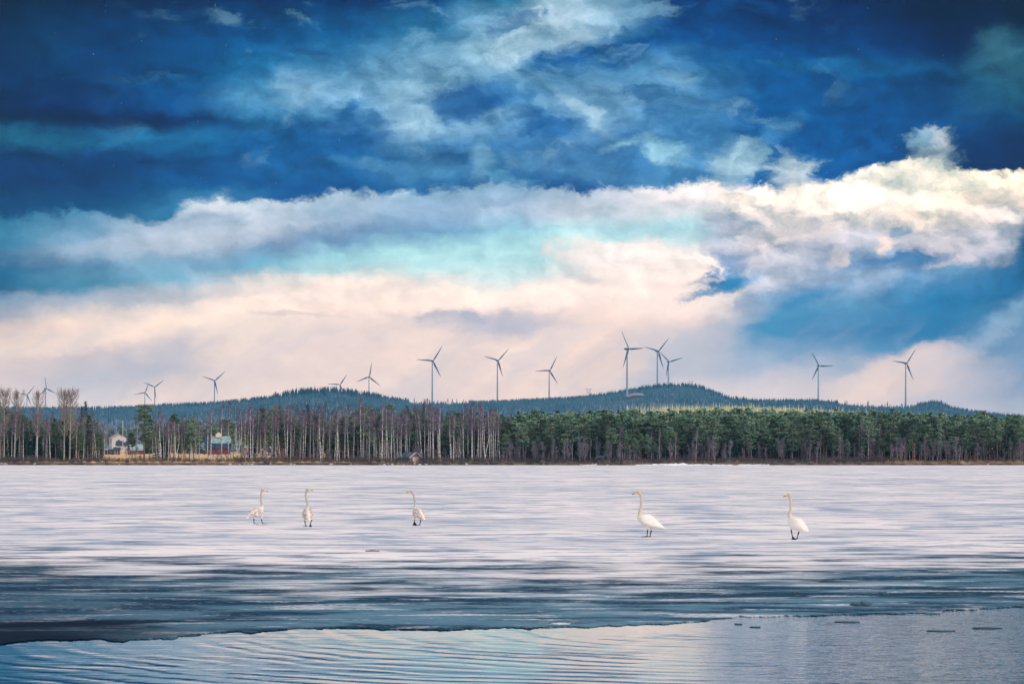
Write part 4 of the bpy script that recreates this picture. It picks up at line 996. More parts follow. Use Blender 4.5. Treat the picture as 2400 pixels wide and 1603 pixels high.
def dry_grass():
    rs = np.random.RandomState(6); mb = MB(); n = 9000
    px = np.concatenate([rs.uniform(-60, 2440, 6000), rs.uniform(2080, 2440, 3000)]); d = shore_y(px) + rs.uniform(1.2, 7, n); z = ground(px, d)
    a = np.stack([(px - CX) / F * d, d, z], 1)
    for q in range(3):
        a2 = a + rs.normal(size=(n, 3)) * [.15, .15, 0]
        slivers(mb, a2, a2 + unit(rs.normal(size=(n, 3)) * [.5, .5, .1] + [0, 0, .8]) * rs.uniform(.15, .45, n)[:, None], .07, rs)
    return tag(mb.build('dry_grass', stuff_material('dry_grass', (.34, .24, .15), (.20, .14, .10), (.42, .32, .2), .1)), 'dry rusty grass tufts along the top of the far bank', kind='stuff')
dry_grass()

# ------------------------------------------------------------------ forest cover of the hills
def hill_forest():
    rs = np.random.RandomState(9)
    def cones(px, d, h, w, mat_w=1.0):
        n = len(px); z = ground(px, d); base = np.stack([(px - CX) / F * d, d, z], 1); out = MB(); k = 5
        a = rs.uniform(0, 6.28, n)
        for (z0, z1, r) in ((.12, .62, 1.0), (.42, 1.0, .62)):
            th = a[:, None] + np.arange(k)[None] * 2 * math.pi / k; rr = (w * r)[:, None] * rs.uniform(.6, 1.2, (n, k))
            ring = np.stack([base[:, 0:1] + np.cos(th) * rr, base[:, 1:2] + np.sin(th) * rr, base[:, 2:3] + (h * z0)[:, None] + rs.uniform(-.4, .4, (n, k))], -1)
            tip = base + np.stack([rs.normal(size=n) * .15, rs.normal(size=n) * .15, h * z1], 1)
            V = np.concatenate([ring, tip[:, None]], 1).reshape(-1, 3); o = np.arange(n)[:, None] * (k + 1)
            T = np.concatenate([o + np.array([[j, (j + 1) % k, k]]) for j in range(k)])
            out.add(V, T)
        return out
    rd = lambda px: np.interp(px, RIDGE[:, 0], RIDGE[:, 2])
    # cover of the slopes, denser towards the ridge line
    n = 96000; px = np.concatenate([rs.uniform(-80, 2480, 76000), rs.uniform(-900, -80, 10000), rs.uniform(2480, 3300, 10000)]); u = rs.uniform(0, 1, n) ** .7; d = 1560 + (rd(px) + 60 - 1560) * u
    bare = (np.abs(px - 1487) < 22) & (np.abs(d - 6290) < 130)
    thin = (((px > 955) & (px < 1100)) | ((px > 1960) & (px < 2150))) & (u > .965)
    keep = ~bare & ~thin; px, d, u = px[keep], d[keep], u[keep]; n = len(px)
    h = rs.uniform(6, 11.5, n) * np.where(rs.uniform(size=n) < .05, 1.2, 1.0); low = u + rs.normal(size=n) * .10 < .62
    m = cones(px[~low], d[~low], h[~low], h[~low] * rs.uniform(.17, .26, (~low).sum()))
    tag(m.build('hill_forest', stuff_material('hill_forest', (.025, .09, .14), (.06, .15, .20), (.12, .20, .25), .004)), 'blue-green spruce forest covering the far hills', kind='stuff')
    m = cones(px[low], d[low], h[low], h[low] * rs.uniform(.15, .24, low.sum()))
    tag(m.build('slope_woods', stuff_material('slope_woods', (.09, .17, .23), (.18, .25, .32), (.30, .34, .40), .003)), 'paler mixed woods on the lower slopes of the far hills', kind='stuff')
    # fringe right on the ridge line
    n = 5200; px = rs.uniform(-60, 2460, n); keep = ~(((px > 958) & (px < 1100)) | ((px > 1965) & (px < 2150))); px = px[keep]; n = len(px)
    d = rd(px) - rs.uniform(0, 40, n); h = rs.uniform(8, 15, n) * (1 + .35 * ((px > 640) & (px < 900)) + .2 * ((px > 1500) & (px < 1750)))
    h = np.where((px > 1100) & (px < 1380), h * .75, h)
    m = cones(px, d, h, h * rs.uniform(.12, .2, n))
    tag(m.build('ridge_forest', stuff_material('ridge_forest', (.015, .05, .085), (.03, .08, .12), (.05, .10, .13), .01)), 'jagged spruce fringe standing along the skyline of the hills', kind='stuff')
    # clearing of pale young larches beyond the pines, sun patch put into their colour
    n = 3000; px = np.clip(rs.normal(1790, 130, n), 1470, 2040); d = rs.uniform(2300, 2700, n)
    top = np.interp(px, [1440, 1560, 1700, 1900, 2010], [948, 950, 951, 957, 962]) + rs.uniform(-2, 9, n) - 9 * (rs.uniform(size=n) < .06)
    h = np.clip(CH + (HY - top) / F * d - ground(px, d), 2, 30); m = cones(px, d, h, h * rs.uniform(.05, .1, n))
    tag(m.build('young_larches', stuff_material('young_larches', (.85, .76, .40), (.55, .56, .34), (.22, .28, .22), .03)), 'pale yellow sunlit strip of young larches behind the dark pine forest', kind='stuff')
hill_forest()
r5 = random.Random(55)
for k in range(44):     # single snags and thin pines left standing on the cleared parts of the ridge
    px = r5.uniform(958, 1100) if k < 20 else r5.uniform(1965, 2172)
    d = float(np.interp(px, RIDGE[:, 0], RIDGE[:, 2])) - r5.uniform(0, 60); w = 'left of the two middle' if k < 20 else 'beside the rightmost'
    tree('pine%d' % r5.randrange(9) if r5.random() < .6 else 'spruce%d' % r5.randrange(4), px, d, r5.uniform(7, 17), 'lone spindly conifer on the bare skyline, %s wind turbine%s' % (w, 's' if k < 20 else ''), 'lone conifers on the skyline ' + w, r5.uniform(0, 6), r5.uniform(.5, .9), 'lone conifer')

# ------------------------------------------------------------------ wind turbines
MT['tower'] = material('turbine_tower', (0.28, 0.37, 0.46), 0.5)  # white tower, its backlit shade put into this blue-grey
MT['blade'] = material('turbine_blade', (0.04, 0.10, 0.17), 0.5)  # white blades too, deeper backlit shade put into the colour


def turbine_parts():
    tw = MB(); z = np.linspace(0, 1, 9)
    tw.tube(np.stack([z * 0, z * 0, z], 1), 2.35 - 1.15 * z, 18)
    na = MB(); pts = np.array([(0, -4.2, 0), (0, -3.6, 0), (0, -1.0, 0), (0, 3.0, 0.1), (0, 6.5, 0.2), (0, 8.2, 0.2)], float)
    na.tube(pts, np.array([(1.2, 1.2), (1.7, 1.7), (2.0, 2.1), (2.1, 2.2), (1.9, 2.0), (1.0, 1.3)]), 14)
    na.box((-.15, 6.0, 1.8), (.15, 6.3, 4.0))
    hb = MB(); hb.ellipsoid((0, -5.0, 0), (1.75, 2.3, 1.75), 16, 11)
    bl = MB(); t = np.array([0, .03, .08, .16, .24, .4, .6, .8, .93, 1.0]); ch = np.array([.95, .95, 1.3, 2.1, 2.4, 1.95, 1.4, .95, .55, .14]); th = np.array([.95, .95, .8, .6, .48, .34, .22, .13, .08, .03])
    n, k = len(t), 10; a = np.arange(k) * 2 * math.pi / k; tws = np.interp(t, [0, .2, 1], [0.0, .45, .05])
    V = []
    for i in range(n):
        x = np.cos(a) * ch[i] + (ch[i] - .95) * .35; y = np.sin(a) * th[i]; c, s = math.cos(tws[i]), math.sin(tws[i])
        V.append(np.stack([x * c - y * s, x * s + y * c - .035 * 45 * t[i] ** 2, np.full(k, t[i] * 45)], 1))
    V = np.concatenate(V); ii = np.arange(n - 1)[:, None] * k; j = np.arange(k)[None]; j2 = (j + 1) % k
    bl.add(np.vstack([V, [[0, -1.6, 45.1]]]), [(((n-1)*k + q), ((n-1)*k + (q + 1) % k), n * k) for q in range(k)], np.stack([ii + j, ii + j2, ii + k + j2, ii + k + j], -1).reshape(-1, 4))
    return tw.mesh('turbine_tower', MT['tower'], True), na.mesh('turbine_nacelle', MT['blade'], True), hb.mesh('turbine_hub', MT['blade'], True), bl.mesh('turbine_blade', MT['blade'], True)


def fit_rotor(tips):
    """yaw and spin of a three-bladed rotor from its blade tips (pixel offsets from the hub)"""
    ang = [math.atan2(x, -y) for x, y in tips]; best = None
    for c in np.linspace(.45, 1, 40):
        for ph in np.linspace(0, 2 * math.pi / 3, 90, endpoint=False):
            pr = [(c * math.sin(ph + k * 2.0944), -math.cos(ph + k * 2.0944)) for k in range(3)]
            num = den = 0.0; asg = []
            for (x, y) in tips:
                q = max(pr, key=lambda p: (p[0] * x + p[1] * y) / math.hypot(*p)); asg.append(q); num += q[0] * x + q[1] * y; den += q[0] ** 2 + q[1] ** 2
            if len(set(asg)) < len(tips): continue
            L = num / den; e = sum((L * q[0] - x) ** 2 + (L * q[1] - y) ** 2 for q, (x, y) in zip(asg, tips))
            if best is None or e < best[0]: best = (e, c, ph, L)
    return best[1:]


TURB = [  # hub, three tips (photograph pixels), distance, label
 ((63.1,925.6), ((81.8,904.2),(38.8,922.3),(72,952)), 9000, 'leftmost wind turbine, half hidden behind bare aspen crowns'),
 ((106.8,911.3), ((101.7,881.2),(123.7,920.3),(86.9,930.5)), 7560, 'second wind turbine from the left, between two bare aspens'),
 ((339.4,920.5), ((349.6,895.5),(316.9,924.9),(357,941.5)), 8500, 'lower left wind turbine of the crossing pair above the big dark pine'),
 ((362.6,907.5), ((337.8,896.3),(386.7,890.9),(367.2,935.6)), 8000, 'taller right wind turbine of the crossing pair above the big dark pine'),
 ((502.7,892.7), ((474.6,883.2),(527.5,872),(511.6,926.2)), 7460, 'wind turbine standing alone on the low left ridge above the red barn'),
 ((797,902.1), ((768.7,900.6),(815.4,877.3),(810,928)), 6900, 'wind turbine sunk behind the rounded left hill, only rotor showing'),
 ((864.8,883.7), ((870.4,850.8),(835.1,896),(891.1,906)), 6500, 'wind turbine on the right shoulder of the rounded left hill'),
 ((1013.2,846.4), ((977.2,843.8),(1038,811.1),(1034.2,885.5)), 6700, 'tall wind turbine among the lone skyline snags left of centre'),
 ((1165.8,845.6), ((1134.3,835.9),(1192.9,818.5),(1178.6,885)), 6800, 'wind turbine on the level skyline at the middle of the picture'),
 ((1287.2,869.1), ((1254.2,870.4),(1305.8,836.4),(1307.9,901.1)), 6900, 'smaller wind turbine just right of the middle one'),
 ((1469.8,818.6), ((1451.8,776.4),(1508.3,816.9),(1459.6,863.2)), 6380, 'tallest and nearest wind turbine, rising from the pale clearing below the summit'),
 ((1540.7,823.7), ((1507,814.9),(1567.6,793),(1555.4,866)), 7220, 'wind turbine on the summit touching blades with the tallest one'),
 ((1566.6,848.6), ((1545.5,825.4),(1603.7,837.7),(1561.5,885.7)), 7240, 'rightmost and lowest wind turbine of the summit cluster'),
 ((1917.9,858.1), ((1900.8,825.4),(1956.4,857.8),(1903.6,890.5)), 6720, 'wind turbine on the flat ridge right of the summit, blade pointing right'),
 ((2122.7,852), ((2087.9,848.2),(2146.5,818.3),(2141.4,891.9)), 6590, 'rightmost wind turbine in front of the cream cloud'),
]
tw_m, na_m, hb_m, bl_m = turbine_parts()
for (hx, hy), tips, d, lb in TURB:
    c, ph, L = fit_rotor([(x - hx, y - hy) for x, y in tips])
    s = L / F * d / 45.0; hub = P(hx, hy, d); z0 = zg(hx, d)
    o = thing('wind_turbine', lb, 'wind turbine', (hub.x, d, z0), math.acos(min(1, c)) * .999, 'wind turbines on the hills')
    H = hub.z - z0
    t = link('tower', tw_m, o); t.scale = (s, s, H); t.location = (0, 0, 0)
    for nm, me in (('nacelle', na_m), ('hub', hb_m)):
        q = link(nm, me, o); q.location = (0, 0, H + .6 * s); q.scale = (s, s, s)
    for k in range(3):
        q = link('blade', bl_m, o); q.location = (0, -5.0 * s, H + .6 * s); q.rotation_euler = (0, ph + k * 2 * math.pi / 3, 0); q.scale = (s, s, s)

# pale crane pad cut in the slope at the tallest turbine's foot
def pad():
    px = np.linspace(1464, 1512, 13); d = np.linspace(6270, 6400, 7); PXp, Dp = np.meshgrid(px, d)
    PXp = PXp + (6400 - Dp) / 130 * 8; Z = ground(PXp, Dp) + 2.0
    V = np.stack([(PXp - CX) / F * Dp, Dp, Z], -1).reshape(-1, 3); n = 13
    i = (np.arange(6)[:, None] * n + np.arange(12)[None])
    o = MB().add(V, None, np.stack([i, i + 1, i + n + 1, i + n], -1).reshape(-1, 4)).build('gravel_pad', material('gravel', (.30, .28, .31), .9, (.20, .19, .22), .05))
    tag(o, kind='structure')
pad()

# ------------------------------------------------------------------ power pylons on the skyline
MT['steel'] = material('galvanised_steel', (.16, .20, .25), .5)
def pylon(px, ty, label):
    d = float(np.interp(px, RIDGE[:, 0], RIDGE[:, 2])) + 30; z = zg(px, d); H = CH + (HY - ty) / F * d - z; mb = MB()
    for x in (-3.4, 3.4):
        for y in (-1.4, 1.4): mb.tube([(x * 1.25, y, 0), (x, y * .6, H)], .28, 4)
        for q in np.arange(0, .95, .12): mb.tube([(x * 1.2, -1.3, q * H), (x * 1.1, 1.3, (q + .12) * H)], .14, 4)
    for zz in (.62, .8): mb.tube([(-4.2, 0, zz * H), (4.2, 0, zz * H)], .2, 4)
    for q in (-1, 1): mb.tube([(-3.7 * q, 0, .62 * H), (3.6 * q, 0, .8 * H)], .14, 4)
    o = thing('power_pylon', label, 'pylon', ((px - CX) / F * d, d, z), 0, 'pylons on the skyline')
    mb.build('frame', MT['steel'], o); a = MB(); a.box((-8, -.3, H * .94), (8, .3, H * .97)); a.build('crossarm', MT['steel'], o)
pylon(1379.4, 911, 'small grey lattice pylon on the ridge left of the summit')
pylon(1619, 893, 'small grey lattice pylon on the summit dome right of the turbines')

# ------------------------------------------------------------------ houses
def plank(name, c1, c2, sc=(1, 1, .2)):
    return material(name, c1, .85, c2, 3.0, 1.2, stretch=sc)
MT['cream'] = plank('cream_boards', (.80, .70, .62), (.66, .58, .52)); MT['falu'] = plank('red_boards', (.24, .045, .06), (.14, .03, .045))
MT['white'] = material('white_paint', (.85, .82, .80), .6); MT['glass'] = material('window_glass', (.02, .03, .05), .1, spec=.6)
MT['slate'] = material('slate_roof', (.24, .27, .36), .7, (.42, .44, .50), .5, bump=0); MT['blueroof'] = material('blue_roof', (.018, .035, .065), .6, (.03, .06, .10), .8)
MT['snowroof'] = material('snowy_green_roof', (.12, .24, .25), .8, (.36, .47, .49), 1.6, 1.2); MT['black'] = material('black_roof', (.012, .014, .03), .7, (.03, .03, .06), 1.0)
MT['greywood'] = plank('grey_boards', (.32, .23, .27), (.19, .14, .18), (3, 3, .3)); MT['tan'] = plank('tan_boards', (.78, .55, .36), (.62, .40, .26), (3, 1, .4)); MT['tealroof'] = material('teal_roof', (.04, .13, .18), .7, (.10, .22, .27), 1.2)
MT['darkwood'] = plank('dark_boards', (.06, .06, .08), (.10, .09, .10))


def gable(name, label, cat, px, d, W, L, wall, rise, rot, mw, mr, group=None, over=.35, z=None, thick=.16):
    """gable end (width W) faces -Y before rotation; px is the middle of the front gable. Children wall and roof"""
    z = zg(px, d) if z is None else z
    o = thing(name, label, cat, ((px - CX) / F * d, d, z), rot, group)
    w = W / 2; mb = MB(); f = -.5
    V = [(-w,0,f),(w,0,f),(w,0,wall),(0,0,wall+rise),(-w,0,wall),(-w,L,f),(w,L,f),(w,L,wall),(0,L,wall+rise),(-w,L,wall)]
    mb.add(V, [(2,3,4),(7,9,8)], [(0,1,2,4),(6,5,9,7),(1,6,7,2),(5,0,4,9)]); mb.build('wall', MT[mw], o)
    r = MB(); sl = rise / w; e = w + over; ze = wall - sl * over + .02; zt = wall + rise + .02
    for sx in (-1, 1):
        a = [(sx*e, -over, ze), (0, -over, zt), (0, L+over, zt), (sx*e, L+over, ze)]; b_ = [(x, y, zz + thick) for x, y, zz in a]
        r.add(a + b_, None, [(0,1,2,3),(7,6,5,4),(0,4,5,1),(3,2,6,7),(0,3,7,4),(1,5,6,2)])
    r.build('roof', MT[mr], o)
    return o


def win(o, side, u, z0, w, h, W, L, mt='glass', nm='window', frame='white', ft=.09):
    """a framed window or door on the front (side 0, u along x) or left/right wall (side -1/1, u along y)"""
    f = MB(); p = MB()
    def bx(m, a, b_, c, e, dep):
        if side == 0: m.box((a, -dep, c), (b_, .02, e))
        else: xs = sorted((side * (W / 2 - .02), side * (W / 2 + dep))); m.box((xs[0], a, c), (xs[1], b_, e))
    bx(f, u - w/2 - ft, u + w/2 + ft, z0 - ft, z0, .07); bx(f, u - w/2 - ft, u + w/2 + ft, z0 + h, z0 + h + ft, .07)
    bx(f, u - w/2 - ft, u - w/2, z0, z0 + h, .06); bx(f, u + w/2, u + w/2 + ft, z0, z0 + h, .06)
    if nm == 'window': bx(f, u - .03, u + .03, z0, z0 + h, .055)
    bx(p, u - w/2, u + w/2, z0, z0 + h, .03)
    if nm == 'window':
        q = f.build('window', MT[frame], o); p.build('pane', MT[mt], q)
    else:
        q = p.build(nm, MT[mt], o); f.build('frame', MT[frame], q)
    return q


h = gable('white_house', 'white two-storey house with a pale gable beside the flagpole', 'house', 279.4, 1450, 7.4, 9, 6.9, 2.1, math.radians(17), 'cream', 'slate', over=.5)
win(h, 0, -.2, 4.9, 1.3, 1.1, 7.4, 9); win(h, 0, -1.9, 1.2, 1.0, 1.2, 7.4, 9); win(h, 0, 1.9, 1.2, 1.0, 1.2, 7.4, 9)
for u in (1.8, 5.2): win(h, -1, u, 4.2, 1.5, 1.6, 7.4, 9)
for u in (1.8, 5.2): win(h, -1, u, 1.0, 1.4, 1.5, 7.4, 9)
c = MB(); c.box((-.4, 5, 7.5), (.4, 5.8, 9.9)); c.build('chimney', MT['slate'], [q for q in h.children if q.name.startswith('roof')][0])

h = gable('cream_house', 'low cream wing with a dark blue roof in front of the white house', 'house', 314, 1400, 6.0, 8.3, 3.3, 1.9, math.radians(90), 'cream', 'blueroof', over=.45)
win(h, -1, 1.9, .1, .9, 2.1, 6, 8.3, nm='door', mt='darkwood'); win(h, -1, 5.2, .9, .8, 1.4, 6, 8.3); win(h, -1, 6.8, .9, .8, 1.4, 6, 8.3)
c = MB(); c.box((-1.2, 4.1, 4.0), (-.7, 4.6, 7.2)); c.build('chimney', MT['white'], [q for q in h.children if q.name.startswith('roof')][0])

h = gable('red_shed', 'red shed with a pale green snowy roof, right of the cream house', 'shed', 303, 1150, 3.4, 5.6, 2.0, 2.0, math.radians(-58), 'falu', 'snowroof', over=.35)
win(h, 0, 0, .9, .6, .8, 3.4, 5.6)
h = gable('red_outbuilding', 'long low red outbuilding left of the white house, flat pale roof', 'outbuilding', 254, 1130, 3.0, 5.6, 1.9, .35, math.radians(90), 'falu', 'slate')
win(h, -1, 2.0, .7, .7, .7, 3, 5.6); win(h, -1, 3.7, .7, .7, .7, 3, 5.6)
h = gable('storage_container', 'dark blue box-shaped store beside the red outbuilding', 'container', 266.5, 1128, 2.2, 2.1, 2.1, .1, math.radians(90), 'blueroof', 'slate', over=.05)
win(h, -1, 1.0, .1, 1.2, 1.7, 2.2, 2.1, nm='door', mt='darkwood', frame='blueroof')
h = gable('red_outbuilding', 'red outbuilding under the white house gable, right of the dark blue store', 'outbuilding', 280, 1140, 3.0, 2.2, 1.9, .8, math.radians(90), 'falu', 'blueroof')
win(h, -1, 1.1, .1, .9, 1.6, 3, 2.2, nm='door', mt='darkwood')
h = gable('red_cottage', 'dark red cottage with white windows between the big pine and the red barn', 'cottage', 407, 1300, 3.6, 3.8, 2.5, 1.4, math.radians(90), 'falu', 'blueroof')
for u in (1.2, 2.8): win(h, -1, u, .7, .6, 1.3, 3.6, 3.8)

h = gable('red_barn', 'large red barn with dark eaves and a snowy green upper roof', 'barn', 537, 1150, 7.0, 9.2, 3.0, 4.1, math.radians(90), 'falu', 'blueroof', over=.5)
s = MB(); sl = 4.1 / 3.5
a = [(-2.45, 1.2 - .9 * 0, 0), (-.1, 1.2, 0)]
V = [(x, y, 3.0 + 4.1 + .26 + x * sl) for x, y in ((-2.5, -1.6), (-.05, -.4), (-.05, 7.0), (-2.5, 6.9))]
s.add(V + [(x, y, zz + .12) for x, y, zz in V], None, [(0,1,2,3),(7,6,5,4),(0,4,5,1),(3,2,6,7),(0,3,7,4),(1,5,6,2)]); s.build('snow_cover', MT['snowroof'], [q for q in h.children if q.name.startswith('roof')][0])
g = MB(); g.add([(-1.1,0,0),(1.1,0,0),(1.1,0,1.2),(0,0,2.0),(-1.1,0,1.2),(-1.1,2.2,0),(1.1,2.2,0),(1.1,2.2,1.2),(0,2.2,2.0),(-1.1,2.2,1.2)], [(2,3,4),(7,9,8)], [(0,1,2,4),(6,5,9,7),(1,6,7,2),(5,0,4,9),(2,7,8,3),(4,3,8,9)])
g = g.build('dormer', MT['cream'], h); g.rotation_euler = (0, 0, -math.radians(90)); g.location = (-1.2, 4.2, 6.9)
win(h, -1, 7.6, .1, 1.6, 2.0, 7, 9.2, nm='door', mt='darkwood', frame='falu')

h = gable('small_house', 'small house with a teal snowy roof between the red barn and the black-roofed cabin', 'house', 592, 1000, 3.2, 3.4, 3.0, 1.5, math.radians(80), 'greywood', 'snowroof')
win(h, -1, 1.0, .8, .7, .9, 3.2, 3.4)
h = gable('black_roofed_cabin', 'cabin under a steep black roof reaching almost to the field', 'cabin', 627, 1000, 5.2, 5.0, .9, 3.5, math.radians(-14), 'darkwood', 'black', over=.4, thick=.25)
win(h, 0, -.7, .1, 1.6, 1.7, 5.2, 5, nm='door', mt='tan'); win(h, 0, 1.2, .3, .8, .7, 5.2, 5)
for sx in (-1, 1):
    t = MB(); t.tube([(sx * 3.0, -.45, .75), (0, -.45, 4.75)], .10, 4); t.build('bargeboard', MT['white'], h)

h = gable('boathouse', 'grey plank boathouse with white gable edges and a tan door on the bank', 'boathouse', 974.5, 665, 3.0, 6.4, 1.12, 1.08, math.radians(25), 'greywood', 'tealroof', over=.22, z=.72, thick=.08)
q = win(h, 0, -.05, -.02, 1.14, 1.0, 3.0, 6.4, nm='door', mt='tan', ft=.13)
for sx in (-1, 1):
    t = MB(); e = 1.72; t.add([(sx*e, -.27, .93), (0, -.27, 2.20), (0, -.27, 2.36), (sx*e, -.27, 1.07), (sx*e, -.22, .93), (0, -.22, 2.20), (0, -.22, 2.36), (sx*e, -.22, 1.07)], None, [(0,1,2,3),(7,6,5,4),(0,4,5,1),(3,2,6,7),(0,3,7,4),(1,5,6,2)]); t.build('bargeboard', MT['white'], h)

h = gable('red_cottage', 'dark red cottage almost hidden among pines right of the birches', 'cottage', 1297, 752, 3.4, 1.6, 2.2, 1.0, math.radians(90), 'falu', 'black')
win(h, -1, .8, .8, .5, .8, 3.4, 1.6)
h = gable('cream_cottage', 'low cream cottage glimpsed between pine trunks, left of the hidden red one', 'cottage', 1284, 750, 3.0, 2.6, 1.3, .8, math.radians(90), 'tan', 'black')
win(h, -1, 1.3, .4, .5, .6, 3.0, 2.6)

# open shelter with a lean-to teal roof
o = thing('shelter', 'small open shelter with a slanting teal roof on the right bank', 'shelter', ((1411 - CX) / F * 667, 667, zg(1411, 667)), math.radians(-8))
m = MB(); m.add([(-1.5,-.9,1.15),(.1,-.9,1.15),(1.5,-.9,1.6),(1.5,1.6,1.75),(.1,1.6,1.55),(-1.5,1.6,1.5),(-1.5,-.9,1.22),(.1,-.9,1.22),(1.5,-.9,1.68),(1.5,1.6,1.83),(.1,1.6,1.62),(-1.5,1.6,1.58)], None, [(0,5,4,1),(1,4,3,2),(6,7,10,11),(7,8,9,10),(0,1,7,6),(1,2,8,7),(2,3,9,8),(3,4,10,9),(4,5,11,10),(5,0,6,11)]); m.build('roof', MT['tealroof'], o)
for x, y in ((-1.35, -.75), (.1, -.75), (1.35, -.75), (-1.35, 1.4), (1.35, 1.4)):
    m = MB(); m.box((x - .06, y - .06, -.3), (x + .06, y + .06, 1.2 + (.35 if x > 1 else 0))); m.build('post', MT['greywood'], o)
m = MB(); m.box((-1.3, 1.3, -.2), (1.3, 1.38, 1.2)); m.build('back_wall', MT['darkwood'], o)
m = MB(); m.box((-1.29, -.6, -.2), (-1.21, 1.28, 1.1)); m.build('side_wall', MT['darkwood'], o)

# flagpole, lamp post, car, boat, bench
o = thing('flagpole', 'tall thin white flagpole in front of the white house gable', 'flagpole', ((288 - CX) / F * 1300, 1300, zg(288, 1300)))
H = CH + (HY - 987) / F * 1300 - zg(288, 1300); m = MB(); m.tube([(0, 0, -.5), (0, 0, H)], [.14, .07], 8); m.build('pole', MT['white'], o); m = MB(); m.ellipsoid((0, 0, H + .1), (.14, .14, .14), 10, 7); m.build('finial', MT['white'], o)
d = 678; z = zg(2260.8, d); H = CH + (HY - 1019.5) / F * d - z
o = thing('lamp_post', 'pale blue lamp post standing alone before the dark right forest', 'lamp post', ((2260.8 - CX) / F * d, d, z))
m = MB(); m.tube([(0, 0, -.3), (0, 0, .9)], .10, 8); m.tube([(0, 0, .9), (0, 0, H)], [.075, .05], 8); m.build('pole', material('lamp_pole', (.42, .52, .58), .5), o)
m = MB(); m.ellipsoid((0, 0, H + .1), (.20, .20, .13), 14, 8); m.build('lamp_head', MT['white'], o)
o = thing('parked_car', 'dark estate car parked on the field left of the red barn', 'car', ((471 - CX) / F * 1120, 1120, zg(471, 1120)), 0.05)
m = MB()
prof = [(-2.1,.35),(-2.15,.8),(-1.95,1.0),(-1.3,1.08),(-.7,1.5),(1.2,1.52),(1.85,1.1),(2.1,.95),(2.15,.4)]
n = len(prof); V = [(x, -.85, zz) for x, zz in prof] + [(x, .85, zz) for x, zz in prof] + [(0, -.85, .6), (0, .85, .6)]
m.add(V, [(2*n, k, (k + 1) % n) for k in range(n)] + [(2*n+1, n + (k + 1) % n, n + k) for k in range(n)], [(k, n + k, n + (k + 1) % n, (k + 1) % n) for k in range(n)]); m.build('body', material('car_paint', (.015, .05, .06), .25, spec=.5), o)
m = MB(); m.add([(-1.15, -.87, 1.08), (-.65, -.87, 1.42), (1.1, -.87, 1.44), (1.55, -.87, 1.1)], None, [(0, 1, 2, 3)]); m.build('window', MT['glass'], o)
for x in (-1.35, 1.35):
    for y in (-.8, .8):
        m = MB(); m.tube([(x, y - .1, .32), (x, y + .1, .32)], .32, 14); m.build('wheel', MT['black'], o)
o = thing('rowing_boat', 'pale upturned rowing boat lying low among the left birches', 'boat', ((174 - CX) / F * 684, 684, zg(174, 684)), .1)
m = MB(); x = np.linspace(-1.5, 1.5, 13); m.tube(np.stack([x, x * 0, .28 + 0 * x], 1), np.stack([.55 * np.sqrt(1 - (x / 1.56) ** 2) + .02, .34 * np.sqrt(1 - (x / 1.56) ** 2) + .02], 1), 12); m.build('hull', MT['white'], o, True)
m = MB(); m.box((-1.4, -.02, .58), (1.4, .02, .66)); m.build('keel', MT['greywood'], o)
for x in (-.8, .8):
    m = MB(); m.box((x - .06, -.5, -.2), (x + .06, .5, .06)); m.build('trestle', MT['greywood'], o)
o = thing('log_bench', 'low log bench on the bank right of the teal-roofed shelter', 'bench', ((1473 - CX) / F * 664.5, 664.5, zg(1473, 664.5)))
m = MB(); m.tube([(-.75, 0, .36), (.75, 0, .38)], .09, 8); m.build('seat', MT['tan'], o)
for x in (-.5, .5):
    m = MB(); m.tube([(x, 0, -.1), (x, 0, .3)], .09, 8); m.build('leg', MT['greywood'], o)
fr = 0
for px0, px1, lb in ((566, 640, 'low rail fence along the field edge below the red barn and cabin'),):
    d = 690; o = thing('rail_fence', lb, 'fence', ((px0 - CX) / F * d, d, zg(px0, d))); Lx = (px1 - px0) / F * d
    for k in range(7):
        m = MB(); m.box((Lx * k / 6 - .04, -.04, -.3), (Lx * k / 6 + .04, .04, .75)); m.build('post', MT['greywood'], o)
    for zz in (.35, .62):
        m = MB(); m.box((0, -.075, zz), (Lx, -.045, zz + .08)); m.build('rail', MT['greywood'], o)

# boulders on the waterline
MT['rock'] = material('granite', (.52, .47, .47), .85, (.24, .23, .26), 2.2, 1.3, rand=.2, bump=.03)
ROCK = [(3,1089,9,'at the left border'),(12,1089,13,'second from the left border'),(81,1089,8,'under the left aspens'),(279,1089,6,'below the white house'),(539,1086.5,11,'largest below the red barn'),(562,1088,6,'small, right of the barn'),(573,1087,8,'pointed, right of the red barn'),(583,1088.6,9,'pale, left of the cabin'),(591,1087.3,9,'below the small teal-roofed house'),
        (634,1089,7,'below the black-roofed cabin'),(682,1088,9,'right of the cabin'),(690,1089,6,'small, right of the cabin'),(776,1088.5,9,'squarish, left of centre'),(822,1089,6,'between cabin and boathouse'),(901,1088,8,'third left of the boathouse'),(909,1087.6,8,'second left of the boathouse'),(919,1087.5,9,'nearest left of the boathouse'),(932,1089,5,'small, by the boathouse corner'),(946,1088.5,7,'below the boathouse side'),
        (972,1087,10,'left one before the boathouse door'),(984,1087.5,11,'right one before the boathouse door'),(999,1089,8,'just right of the boathouse'),(1093,1086,9,'pinkish, far right of the boathouse'),(1274,1089,6,'below the hidden red cottage'),(1362,1089,6,'left of the shelter'),(1389,1088.5,6,'close left of the shelter'),(1397,1087,9,'pale round, at the shelter'),(1424,1088,7,'right of the shelter'),(2315,1089.5,7,'low by the right bank')]
rk = []
